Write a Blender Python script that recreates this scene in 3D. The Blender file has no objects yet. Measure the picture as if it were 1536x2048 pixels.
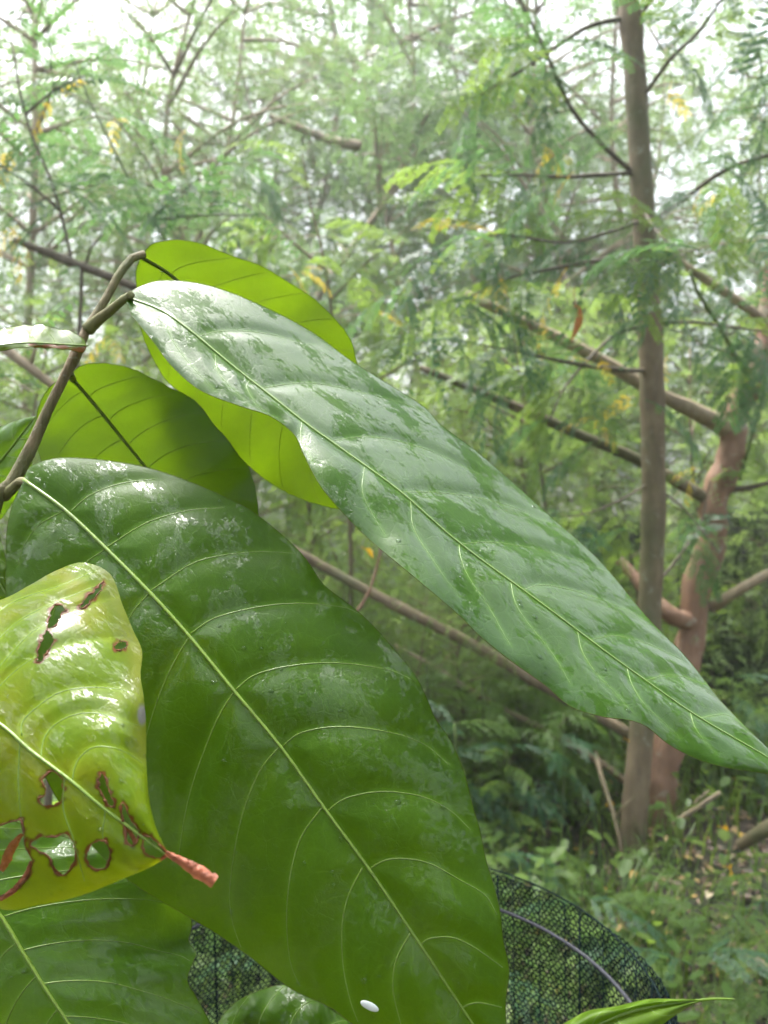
import bpy, math, random
import numpy as np
from mathutils import Vector, Matrix
from mathutils.bvhtree import BVHTree

R = math.radians
rng = np.random.default_rng(7)
random.seed(7)
scene = bpy.context.scene
COL = scene.collection

# ------------------------------------------------------------------ camera
CAMZ, PITCH, FPX = 1.35, R(-3.0), 1577.0            # focal length in pixels of a 1536 x 2048 frame
cam = bpy.data.cameras.new('camera')
cam.sensor_fit = 'VERTICAL'
cam.sensor_height = 36.0
cam.lens = 36.0 * FPX / 2048.0
cam.clip_start, cam.clip_end = 0.02, 600.0
cam.dof.use_dof = True
cam.dof.focus_distance = 0.43
cam.dof.aperture_fstop = 10.5
cam_o = bpy.data.objects.new('camera', cam)
cam_o.location = (0, 0, CAMZ)
cam_o.rotation_euler = (R(90) + PITCH, 0, 0)
COL.objects.link(cam_o)
scene.camera = cam_o

# ------------------------------------------------------------------ sky, sun, exposure
SUN_EL, SUN_AZ = 68.0, -38.0                         # degrees; azimuth from +Y towards +X: ahead of the camera
world = bpy.data.worlds.new('World')
scene.world = world
world.use_nodes = True
wn = world.node_tree.nodes
wl = world.node_tree.links
wn.clear()
sky = wn.new('ShaderNodeTexSky')
sky.sky_type = 'NISHITA'
sky.sun_disc = False
sky.sun_elevation = R(SUN_EL)
sky.sun_rotation = R(SUN_AZ)
sky.air_density = 1.0
sky.dust_density = 6.0
sky.ozone_density = 1.0
hs = wn.new('ShaderNodeHueSaturation')
hs.inputs['Saturation'].default_value = 0.36         # overcast: cloud takes the blue out of the sky
bg = wn.new('ShaderNodeBackground')
bg.inputs['Strength'].default_value = 0.15
wo = wn.new('ShaderNodeOutputWorld')
wl.new(sky.outputs[0], hs.inputs['Color'])
wl.new(hs.outputs[0], bg.inputs['Color'])
wl.new(bg.outputs[0], wo.inputs['Surface'])

sun = bpy.data.lights.new('sun', 'SUN')
sun.energy = 1.5
sun.angle = R(14)
sun.color = (1.0, 0.975, 0.94)
sun_o = bpy.data.objects.new('sun', sun)
el, az = R(SUN_EL), R(SUN_AZ)
to_sun = Vector((math.sin(az) * math.cos(el), math.cos(az) * math.cos(el), math.sin(el)))
sun_o.rotation_euler = to_sun.to_track_quat('Z', 'Y').to_euler()
sun_o.location = (0, 0, 12)
COL.objects.link(sun_o)

vs = scene.view_settings
vs.view_transform = 'Standard'
vs.look = 'None'
vs.exposure = 2.15
vs.gamma = 1.0
vs.use_curve_mapping = False
scene.render.engine = 'CYCLES'
scene.cycles.use_denoising = True
scene.cycles.use_adaptive_sampling = True
scene.cycles.adaptive_threshold = 0.03
scene.cycles.max_bounces = 5
scene.cycles.diffuse_bounces = 3
scene.cycles.glossy_bounces = 2
scene.cycles.transmission_bounces = 3
scene.cycles.transparent_max_bounces = 4
scene.cycles.volume_bounces = 0
scene.cycles.sample_clamp_indirect = 6.0
scene.cycles.caustics_reflective = False
scene.cycles.caustics_refractive = False

# ------------------------------------------------------------------ helpers: geometry
CP = np.array([0, 0, CAMZ])
RT = np.array([1.0, 0, 0])
FW = np.array([0, math.cos(PITCH), math.sin(PITCH)])
UP = np.array([0, -math.sin(PITCH), math.cos(PITCH)])

def at(x, y, d):
    """a point of the place: the pixel of the photograph and the distance along the view axis, in metres"""
    x, y, d = np.asarray(x, float), np.asarray(y, float), np.asarray(d, float)
    return CP + (FW + RT * ((x - 768) / FPX)[..., None] + UP * ((1024 - y) / FPX)[..., None]) * d[..., None]

def ats(pts, d=None):
    p = np.array(pts, float)
    return at(p[:, 0], p[:, 1], p[:, 2] if d is None else np.full(len(p), d))

def topx(P):
    q = P - CP
    z = q @ FW
    return np.stack([768 + FPX * (q @ RT) / z, 1024 - FPX * (q @ UP) / z], -1)

def smooth_path(pts, n):
    """Catmull-Rom through the points, n+1 samples even in arc length"""
    p = np.array(pts, float)
    if len(p) == 2:
        t = np.linspace(0, 1, n + 1)[:, None]
        return p[0] * (1 - t) + p[1] * t
    e = np.vstack([2 * p[0] - p[1], p, 2 * p[-1] - p[-2]])
    out = []
    for i in range(1, len(e) - 2):
        t = np.linspace(0, 1, 24, endpoint=False)[:, None]
        a, b, c, d = e[i - 1], e[i], e[i + 1], e[i + 2]
        out.append(.5 * (2 * b + (c - a) * t + (2 * a - 5 * b + 4 * c - d) * t ** 2 + (3 * b - a - 3 * c + d) * t ** 3))
    q = np.vstack(out + [p[-1:]])
    s = np.concatenate([[0], np.cumsum(np.linalg.norm(np.diff(q[:, :min(3, q.shape[1])], axis=0), axis=1))])
    u = np.linspace(0, s[-1], n + 1)
    return np.stack([np.interp(u, s, q[:, k]) for k in range(q.shape[1])], -1)

class Geo:
    """collects vertices and faces of one mesh"""
    def __init__(s):
        s.v, s.f, s.t, s.n = [], [], [], 0
    def add(s, v, f, tint=None):
        f = np.asarray(f)
        s.v.append(np.asarray(v, float)); s.f.append(f + s.n); s.n += len(v)
        s.t.append(np.full(len(v), .5) if tint is None else np.broadcast_to(np.asarray(tint, float), (len(v),)))
    def tube(s, pts, rad, k=6, cap=True, tint=None):
        p = np.asarray(pts, float)
        n = len(p)
        r = np.broadcast_to(np.asarray(rad, float), (n,)) if np.ndim(rad) == 0 or len(rad) == n else np.interp(np.linspace(0, 1, n), np.linspace(0, 1, len(rad)), rad)
        tg = np.gradient(p, axis=0)
        tg /= np.linalg.norm(tg, axis=1)[:, None] + 1e-12
        ref = np.array([0, 0, 1.0]) if abs(tg[:, 2]).mean() < .8 else np.array([1.0, 0, 0])
        a = np.cross(tg, ref); a /= np.linalg.norm(a, axis=1)[:, None] + 1e-12
        b = np.cross(tg, a)
        th = np.linspace(0, 2 * math.pi, k, endpoint=False)
        ring = p[:, None] + r[:, None, None] * (a[:, None] * np.cos(th)[None, :, None] + b[:, None] * np.sin(th)[None, :, None])
        v = ring.reshape(-1, 3)
        i = np.arange(n - 1)[:, None] * k
        j = np.arange(k)[None]
        jn = (j + 1) % k
        f = np.stack([i + j, i + jn, i + k + jn, i + k + j], -1).reshape(-1, 4)
        if cap:
            v = np.vstack([v, p[:1], p[-1:]])
            c0, c1 = n * k, n * k + 1
            jj = np.arange(k); jm = (jj + 1) % k
            f = np.vstack([f, np.stack([np.full(k, c0), jm, jj, jj], -1), np.stack([np.full(k, c1), (n - 1) * k + jj, (n - 1) * k + jm, (n - 1) * k + jm], -1)])
        s.add(v, f, tint)
    def mesh(s, name, mat, smooth=True):
        V = np.vstack(s.v)
        F = [f for f in s.f]
        loops, starts, tot = [], [], 0
        for f in F:
            if f.shape[1] == 4:
                tri = f[:, 2] == f[:, 3]
                q, t = f[~tri], f[tri][:, :3]
                for g in (q, t):
                    if len(g):
                        loops.append(g.ravel()); starts.append(tot + np.arange(len(g)) * g.shape[1]); tot += g.size
            else:
                loops.append(f.ravel()); starts.append(tot + np.arange(len(f)) * f.shape[1]); tot += f.size
        L = np.concatenate(loops).astype(np.int32); S = np.concatenate(starts).astype(np.int32)
        me = bpy.data.meshes.new(name)
        me.vertices.add(len(V)); me.vertices.foreach_set('co', V.astype(np.float32).ravel())
        me.loops.add(len(L)); me.loops.foreach_set('vertex_index', L)
        me.polygons.add(len(S)); me.polygons.foreach_set('loop_start', S)
        me.update(calc_edges=True)
        if smooth:
            me.polygons.foreach_set('use_smooth', np.ones(len(S), bool))
        at_ = me.attributes.new('tint', 'FLOAT', 'POINT')
        at_.data.foreach_set('value', np.concatenate(s.t).astype(np.float32))
        if mat is not None:
            me.materials.append(mat)
        me.validate()
        return me

def link(name, me, parent=None, loc=None):
    o = bpy.data.objects.new(name, me)
    COL.objects.link(o)
    if parent is not None:
        o.parent = parent
    if loc is not None:
        o.location = loc
    return o

def tag(o, label=None, cat=None, group=None, kind=None):
    if label: o['label'] = label
    if cat: o['category'] = cat
    if group: o['group'] = group
    if kind: o['kind'] = kind
    return o

def thing(name, label, cat, loc=(0, 0, 0), group=None):
    return tag(link(name, None, None, loc), label, cat, group)

def part(name, geo, mat, parent, base=None, smooth=True):
    """a mesh child; geo is in world coordinates, base the thing's own place"""
    me = geo.mesh(name, mat, smooth)
    if base is not None:
        me.transform(Matrix.Translation(-Vector(base)))
    return link(name, me, parent)

# ------------------------------------------------------------------ helpers: materials
def newmat(name):
    m = bpy.data.materials.new(name)
    m.use_nodes = True
    nt = m.node_tree
    nt.nodes.clear()
    return m, nt.nodes, nt.links, nt

class N:
    """short hand for building a node tree"""
    def __init__(s, name):
        s.m, s.n, s.l, s.t = newmat(name)
    def node(s, typ, ins=None, **props):
        x = s.n.new(typ)
        for k, v in props.items():
            setattr(x, k, v)
        for k, v in (ins or {}).items():
            if hasattr(v, 'is_output'):
                s.l.new(v, x.inputs[k])
            else:
                x.inputs[k].default_value = v
        return x
    def noise(s, vec, scale, detail=3, rough=.55, dist=0):
        return s.node('ShaderNodeTexNoise', {'Vector': vec, 'Scale': scale, 'Detail': detail, 'Roughness': rough, 'Distortion': dist}).outputs['Fac']
    def ramp(s, fac, stops, interp='LINEAR'):
        x = s.node('ShaderNodeValToRGB', {'Fac': fac})
        x.color_ramp.interpolation = interp
        e = x.color_ramp.elements
        while len(e) < len(stops):
            e.new(.5)
        for i, (p, c) in enumerate(stops):
            e[i].position = p
            e[i].color = (c, c, c, 1) if isinstance(c, (int, float)) else (*c, 1)
        return x.outputs[0]
    def mix(s, fac, a, b, blend='MIX'):
        x = s.node('ShaderNodeMix', data_type='RGBA', blend_type=blend)
        for i, v in ((0, fac), (6, a), (7, b)):
            if hasattr(v, 'is_output'):
                s.l.new(v, x.inputs[i])
            else:
                x.inputs[i].default_value = v if i == 0 else (*v, 1)
        return x.outputs[2]
    def math(s, op, a, b=0.0, c=0.0):
        x = s.node('ShaderNodeMath', operation=op)
        for i, v in enumerate((a, b, c)):
            if hasattr(v, 'is_output'):
                s.l.new(v, x.inputs[i])
            else:
                x.inputs[i].default_value = v
        return x.outputs[0]
    def bump(s, h, strength, dist, normal=None):
        ins = {'Height': h, 'Strength': strength, 'Distance': dist}
        if normal is not None:
            ins['Normal'] = normal
        return s.node('ShaderNodeBump', ins).outputs[0]
    def out(s, sh):
        o = s.n.new('ShaderNodeOutputMaterial')
        s.l.new(sh, o.inputs['Surface'])
        return s.m

def bark_mat(name, ca, cb, scale=30, bump=.6, moss=None):
    s = N(name)
    tc = s.node('ShaderNodeTexCoord').outputs['Object']
    mp = s.node('ShaderNodeMapping', {'Vector': tc, 'Scale': (1, 1, .35)}).outputs[0]
    n1 = s.noise(mp, scale, 6, .65)
    n2 = s.noise(tc, scale * .22, 3)
    col = s.mix(s.ramp(n1, [(.32, 0), (.68, 1)]), ca, cb)
    n3 = s.noise(tc, scale * .5, 5, .7, .5)
    col = s.mix(s.ramp(n3, [(.60, 0), (.66, .6)]), col, (.30, .31, .25))
    dark = tuple(c * .35 for c in ca)
    col = s.mix(s.ramp(n2, [(.55, 0), (.75, .6)]), col, dark)
    if moss:
        col = s.mix(s.ramp(s.noise(tc, scale * .12, 4), [(.42, 0), (.62, .75)]), col, moss)
    p = s.node('ShaderNodeBsdfPrincipled', {'Base Color': col, 'Roughness': .72, 'Specular IOR Level': .4, 'Normal': s.bump(n1, bump, .004)})
    return s.out(p.outputs[0])

def foliage_mat(name, c_dark, c_mid, c_light, trans, tfac=.42, rough=.42, spec=.35):
    """small leaves: colour varies leaf by leaf (tint) and plant by plant"""
    s = N(name)
    t = s.node('ShaderNodeAttribute', attribute_name='tint').outputs['Fac']
    rnd = s.node('ShaderNodeObjectInfo').outputs['Random']
    f = s.math('MULTIPLY_ADD', rnd, .3, s.math('MULTIPLY', t, .8))
    col = s.ramp(f, [(.1, c_dark), (.5, c_mid), (.95, c_light)])
    tcol = s.mix(.55, col, trans)
    tcol = s.mix(1.0, tcol, (1.6, 1.6, 1.6), 'MULTIPLY')
    p = s.node('ShaderNodeBsdfPrincipled', {'Base Color': col, 'Roughness': rough, 'Specular IOR Level': spec})
    tr = s.node('ShaderNodeBsdfTranslucent', {'Color': tcol})
    mx = s.node('ShaderNodeMixShader', {0: tfac, 1: p.outputs[0], 2: tr.outputs[0]})
    return s.out(mx.outputs[0])

def flat_mat(name, col, rough=.6, spec=.3, var=.35, scale=60, trans=None):
    s = N(name)
    tc = s.node('ShaderNodeTexCoord').outputs['Object']
    n = s.noise(tc, scale, 4)
    c = s.mix(s.ramp(n, [(.3, 0), (.7, 1)]), tuple(x * (1 - var) for x in col), tuple(min(1, x * (1 + var)) for x in col))
    p = s.node('ShaderNodeBsdfPrincipled', {'Base Color': c, 'Roughness': rough, 'Specular IOR Level': spec, 'Normal': s.bump(n, .3, .001)}).outputs[0]
    if trans:
        tr = s.node('ShaderNodeBsdfTranslucent', {'Color': (*trans, 1)}).outputs[0]
        p = s.node('ShaderNodeMixShader', {0: .4, 1: p, 2: tr}).outputs[0]
    return s.out(p)

def big_leaf_mat(name, c0, c1, trans, tfac=.35, wet=1.0, film_scale=95, rough=.32, streak=(1, 1), mottle=None, film_lo=.46, ripple=.35, spec=.16):
    """a broad rain-wet leaf: waxy blade, a broken film of water on it, a fine net of small veins"""
    s = N(name)
    uv = s.node('ShaderNodeUVMap', uv_map='metres').outputs[0]
    st = s.node('ShaderNodeAttribute', attribute_name='stain_glint')
    vn = s.node('ShaderNodeAttribute', attribute_name='vein').outputs['Fac']
    big = s.noise(uv, 22, 4, .6)
    fine = s.noise(uv, 420, 3, .6)
    col = s.mix(s.ramp(big, [(.32, 0), (.7, 1)]), c0, c1)
    col = s.mix(s.math('MULTIPLY', s.ramp(fine, [(.35, 0), (.7, 1)]), .22), col, tuple(c * .55 for c in c0))
    if mottle:
        col = s.mix(s.ramp(s.noise(uv, 14, 3, .6, .6), [(.46, 0), (.66, .85)]), col, mottle)
    # the small veins between the side veins
    warp = s.node('ShaderNodeVectorMath', {0: uv, 1: s.node('ShaderNodeTexNoise', {'Vector': uv, 'Scale': 90.0, 'Detail': 2}).outputs['Color']}, operation='MULTIPLY_ADD')
    warp.inputs[2].default_value = (0, 0, 0)
    wv = s.node('ShaderNodeVectorMath', {0: s.node('ShaderNodeTexNoise', {'Vector': uv, 'Scale': 60.0, 'Detail': 2}).outputs['Color']}, operation='SCALE')
    wv.inputs['Scale'].default_value = .012
    wuv = s.node('ShaderNodeVectorMath', {0: uv, 1: wv.outputs[0]}, operation='ADD').outputs[0]
    vor = s.node('ShaderNodeTexVoronoi', {'Vector': wuv, 'Scale': 85.0}, feature='DISTANCE_TO_EDGE').outputs['Distance']
    net = s.ramp(vor, [(0, 1), (.045, 0)])
    vor2 = s.node('ShaderNodeTexVoronoi', {'Vector': wuv, 'Scale': 420.0}, feature='DISTANCE_TO_EDGE').outputs['Distance']
    net2 = s.ramp(vor2, [(0, 1), (.10, 0)])
    light = tuple(min(1, c * 1.9 + .02) for c in c1)
    col = s.mix(s.math('MULTIPLY', net, .15), col, light)
    col = s.mix(s.math('MULTIPLY', net2, .12), col, light)
    col = s.mix(s.math('MULTIPLY', vn, .5), col, light)
    col = s.mix(st.outputs['Alpha'], col, st.outputs['Color'])
    # water film
    m1 = s.node('ShaderNodeMapping', {'Vector': uv, 'Scale': (streak[0], streak[1], 1), 'Rotation': (0, 0, R(38))}).outputs[0]
    patch = s.noise(m1, film_scale * .32, 3, .6, .4)
    crack = s.noise(m1, film_scale * 3.2, 5, .7, .8)
    fm = s.math('MULTIPLY_ADD', crack, .48, s.math('MULTIPLY', patch, .66))
    film = s.ramp(fm, [(film_lo, 0), (film_lo + .022, 1)])
    film = s.math('MULTIPLY', film, wet)
    rip = s.noise(m1, film_scale * 2.4, 4, .65)
    quilt = s.math('ADD', s.math('MULTIPLY', net, -.6), s.math('MULTIPLY', net2, -.25))
    nb = s.bump(quilt, .18, .0006)
    nb2 = s.bump(fine, .25, .0005, nb)
    cb = s.bump(s.math('MULTIPLY_ADD', rip, .6, film), ripple, .0009, nb)
    rgh = s.math('MULTIPLY_ADD', film, -.06, rough)
    p = s.node('ShaderNodeBsdfPrincipled', {'Base Color': col, 'Roughness': rgh, 'Specular IOR Level': spec, 'Normal': nb2,
               'Coat Weight': film, 'Coat Roughness': .09, 'Coat IOR': 1.55, 'Coat Normal': cb})
    tcol = s.mix(.6, col, trans)
    tcol = s.mix(s.math('MULTIPLY', vn, .35), tcol, tuple(c * .3 for c in trans))
    tcol = s.mix(s.math('MULTIPLY', net, .30), tcol, tuple(c * .5 for c in trans))
    tcol = s.mix(s.math('MULTIPLY', net2, .25), tcol, tuple(c * .6 for c in trans))
    tcol = s.mix(s.ramp(s.noise(uv, 45, 5, .7), [(.35, .4), (.65, 0)]), tcol, tuple(c * .55 for c in trans))
    tcol = s.mix(st.outputs['Alpha'], tcol, st.outputs['Color'])
    tr = s.node('ShaderNodeBsdfTranslucent', {'Color': tcol})
    mx = s.node('ShaderNodeMixShader', {0: tfac, 1: p.outputs[0], 2: tr.outputs[0]})
    return s.out(mx.outputs[0])

# ------------------------------------------------------------------ ground
s_ = N('soil')
tc_ = s_.node('ShaderNodeTexCoord').outputs['Object']
n1_ = s_.noise(tc_, 3.0, 6, .65)
n2_ = s_.noise(tc_, 55, 5, .7)
c_ = s_.mix(s_.ramp(n2_, [(.3, 0), (.7, 1)]), (.018, .013, .009), (.075, .055, .036))
c_ = s_.mix(s_.ramp(n1_, [(.42, 0), (.6, .85)]), c_, (.028, .042, .014))
M_SOIL = s_.out(s_.node('ShaderNodeBsdfPrincipled', {'Base Color': c_, 'Roughness': .85, 'Normal': s_.bump(n2_, .8, .02)}).outputs[0])

def ground_z(x, y):
    return .035 * np.sin(x * 1.7 + .6) * np.cos(y * 1.3) + .02 * np.sin(x * 4.1 + y * 3.3)

xs = np.concatenate([np.linspace(-60, -7, 14), np.linspace(-6, 6, 90), np.linspace(7, 60, 14)])
ys = np.concatenate([np.linspace(-60, -4, 14), np.linspace(-3, 10, 100), np.linspace(11, 60, 14)])
gx, gy = np.meshgrid(xs, ys, indexing='ij')
gz = ground_z(gx, gy) + rng.normal(0, .006, gx.shape)
gz[(abs(gx) > 6.5) | (gy > 10.5) | (gy < -3.5)] *= .3
nI, nJ = gx.shape
ii, jj = np.meshgrid(np.arange(nI - 1), np.arange(nJ - 1), indexing='ij')
g = Geo()
g.add(np.stack([gx, gy, gz], -1).reshape(-1, 3), np.stack([ii * nJ + jj, (ii + 1) * nJ + jj, (ii + 1) * nJ + jj + 1, ii * nJ + jj + 1], -1).reshape(-1, 4))
tag(link('ground', g.mesh('ground', M_SOIL)), 'dark soil under the thicket', 'ground', kind='structure')

def on_ground(xpx, d):
    x = (xpx - 768) / FPX * d
    return np.array([x, d, float(ground_z(np.array(x), np.array(d)))])

# ------------------------------------------------------------------ foliage pieces
def frame_of(d, up=(0, 0, 1), roll=0.0):
    d = np.asarray(d, float); d = d / (np.linalg.norm(d) + 1e-9)
    u = np.asarray(up, float)
    y = np.cross(u, d)
    if np.linalg.norm(y) < 1e-3:
        y = np.cross([1.0, 0, 0], d)
    y /= np.linalg.norm(y)
    z = np.cross(d, y)
    c, s = math.cos(roll), math.sin(roll)
    return np.stack([d, y * c + z * s, -y * s + z * c], -1)     # columns: along, across, normal

LEAFLET = np.array([[0, 0, 0], [.3, .42, .05], [.78, .40, .02], [1.0, 0, -.06], [.78, -.40, .02], [.3, -.42, .05]])
LEAFLET_F = np.array([[0, 3, 2, 1], [0, 5, 4, 3]])
KITE = np.array([[0, 0, 0], [.5, .45, .04], [1, 0, 0], [.5, -.45, .04]])
KITE_F = np.array([[0, 3, 2, 1]])

def pinna(g, org, fr, length, pairs, ll, lw, r, droop=.25, lod=0, tint=.5, angle=62, fold=0.0, rachis=True):
    """one feather: a thin stalk with leaflets in pairs"""
    t = np.linspace(.06, 1, pairs)
    base = np.stack([t * length, np.zeros(pairs), -droop * length * t ** 2], -1)
    V0, F0 = (LEAFLET, LEAFLET_F) if lod == 0 else (KITE, KITE_F)
    nv = len(V0)
    P, T = [], []
    for sgn in (-1, 1):
        a = np.radians(angle + r.normal(0, 7, pairs)) * sgn
        sz = (1 - .45 * np.abs(t - .45) ** 1.5) * (1 + r.normal(0, .07, pairs))
        ca, sa = np.cos(a), np.sin(a)
        tilt = fold + r.normal(0, .18, pairs)
        v = np.repeat(V0[None], pairs, 0) * np.stack([ll * sz, lw * sz, ll * sz], -1)[:, None]
        x, y, z = v[..., 0], v[..., 1], v[..., 2]
        ct, stl = np.cos(tilt)[:, None], np.sin(tilt)[:, None]
        x, z = x * ct, z + x * stl
        X = x * ca[:, None] - y * sa[:, None]
        Y = x * sa[:, None] + y * ca[:, None]
        P.append(np.stack([X, Y, z], -1) + base[:, None])
        T.append(np.repeat(np.clip(tint + r.normal(0, .1, pairs), 0, 1), nv))
    P = np.concatenate(P).reshape(-1, 3) @ fr.T + org
    k = 2 * pairs
    F = (np.arange(k)[:, None, None] * nv + F0[None]).reshape(-1, F0.shape[1])
    g.add(P, F, np.concatenate(T))
    if rachis:
        tt = np.linspace(0, 1, 5)
        rp = np.stack([tt * length, 0 * tt, -droop * length * tt ** 2 - .0006], -1) @ fr.T + org
        g.tube(rp, np.linspace(.0011, .0005, 5) * (length / .1) ** .4, 3, False, tint=min(1, tint + .25))

def bipinnate(g, org, fr, L, npairs, pl, pairs, ll, lw, r, lod=0, droop=.3, tint=.5):
    """a frond: feathers in pairs along a drooping stalk"""
    for i in range(npairs):
        t = .22 + .78 * i / max(1, npairs - 1)
        o = np.array([t * L, 0, -droop * L * t ** 2])
        for sgn in (-1, 1):
            a = R(56 - 22 * t + r.normal(0, 5)) * sgn
            slope = -2 * droop * t - .15 + r.normal(0, .08)
            d = np.array([math.cos(a), math.sin(a), slope])
            f2 = frame_of(d, (0, 0, 1), r.normal(0, .2))
            pinna(g, fr @ o + org, fr @ f2, pl * (1 - .35 * abs(t - .55)) * (1 + r.normal(0, .06)), pairs, ll, lw, r, .18, lod, tint, 66)
    tt = np.linspace(0, 1, 7)
    g.tube(np.stack([tt * L, 0 * tt, -droop * L * tt ** 2], -1) @ fr.T + org, np.linspace(.0018, .0007, 7), 4, False, tint=min(1, tint + .3))

EYE = np.eye(3)
M_TEAL = foliage_mat('frond_green_blue', (.022, .060, .032), (.036, .100, .050), (.065, .145, .06), (.12, .22, .04), .45, .34)
M_FRESH = foliage_mat('frond_green_fresh', (.040, .088, .018), (.070, .145, .028), (.13, .20, .04), (.24, .34, .04), .5)
M_LIME = foliage_mat('foliage_yellow_green', (.045, .090, .026), (.085, .150, .040), (.15, .20, .055), (.26, .36, .08), .5)
M_FAR = foliage_mat('foliage_far', (.036, .072, .034), (.062, .115, .050), (.10, .155, .060), (.18, .28, .09), .45)
M_FAR2 = foliage_mat('foliage_far_olive', (.042, .076, .032), (.070, .115, .046), (.11, .16, .058), (.20, .28, .08), .45)
M_YELLOW = foliage_mat('foliage_yellow', (.28, .20, .015), (.46, .34, .025), (.56, .46, .04), (.62, .46, .03), .5)
M_BARK_GREY = bark_mat('bark_grey_green', (.105, .078, .046), (.18, .14, .085), 34, .6, (.075, .085, .035))
M_BARK_RED = bark_mat('bark_red_brown', (.16, .094, .058), (.25, .150, .096), 26, .7)
M_BARK_PALE = bark_mat('bark_pale', (.22, .17, .11), (.34, .28, .19), 40, .5)
M_BARK_DARK = bark_mat('bark_dark', (.065, .055, .038), (.14, .115, .08), 40, .6)
M_SHOOT = flat_mat('green_shoot', (.09, .13, .035), .5, .4)

def frond_mesh(kind, seed, mat):
    r = np.random.default_rng(seed)
    g = Geo()
    if kind == 'bip':
        bipinnate(g, np.zeros(3), EYE, .20 + .05 * r.random(), 5 + seed % 2, .095, 13, .0135, .0062, r, 0, .28 + .2 * r.random(), .45 + .1 * r.random())
    elif kind == 'pin':
        pinna(g, np.zeros(3), EYE, .19, 11, .030, .0115, r, .35, 0, .45, 68, -.25)
    elif kind == 'lite':
        bipinnate(g, np.zeros(3), EYE, .17 + .05 * r.random(), 4, .075, 8, .016, .0075, r, 1, .3, .5)
    return g.mesh(kind + '_frond', mat)

BIP = [frond_mesh('bip', 10 + i, M_TEAL) for i in range(4)]
PIN = [frond_mesh('pin', 20 + i, M_TEAL) for i in range(3)]
BIPF = [frond_mesh('bip', 30 + i, M_FRESH) for i in range(4)]
LITE = [frond_mesh('lite', 40 + i, M_FRESH) for i in range(3)]
LITEL = [frond_mesh('lite', 45 + i, M_LIME) for i in range(3)]
YEL = [frond_mesh('lite', 50 + i, M_YELLOW) for i in range(2)]

def put(name, me, parent, pos, d, roll=0.0, scale=1.0, base=(0, 0, 0)):
    fr = frame_of(d, (0, 0, 1), roll)
    m = Matrix([[*(fr[i] * scale), 0] for i in range(3)] + [[0, 0, 0, 1]])
    m.translation = Vector(pos) - Vector(base)
    o = link(name, me, parent)
    o.matrix_local = m
    return o

def limb(parent, base, px, rad, mat, name='branch', n=None, k=8, knots=0.0):
    """px: (x, y, depth) points of a limb, rad: metres from its root to its tip"""
    pts = smooth_path(ats(px), n or 6 * len(px))
    r = np.interp(np.linspace(0, 1, len(pts)), np.linspace(0, 1, len(rad)), rad)
    if name == 'trunk':
        for kk in rng.integers(6, len(r) - 6, 7):
            r = r * (1 + .10 * np.exp(-((np.arange(len(r)) - kk) / 1.3) ** 2))
    if knots:
        r = r * (1 + rng.normal(0, knots, len(r)))
        pts = pts + rng.normal(0, knots * .12, pts.shape) * r[:, None]
    g = Geo()
    g.tube(pts, r, k)
    part(name, g, mat, parent, base)
    return pts

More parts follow.
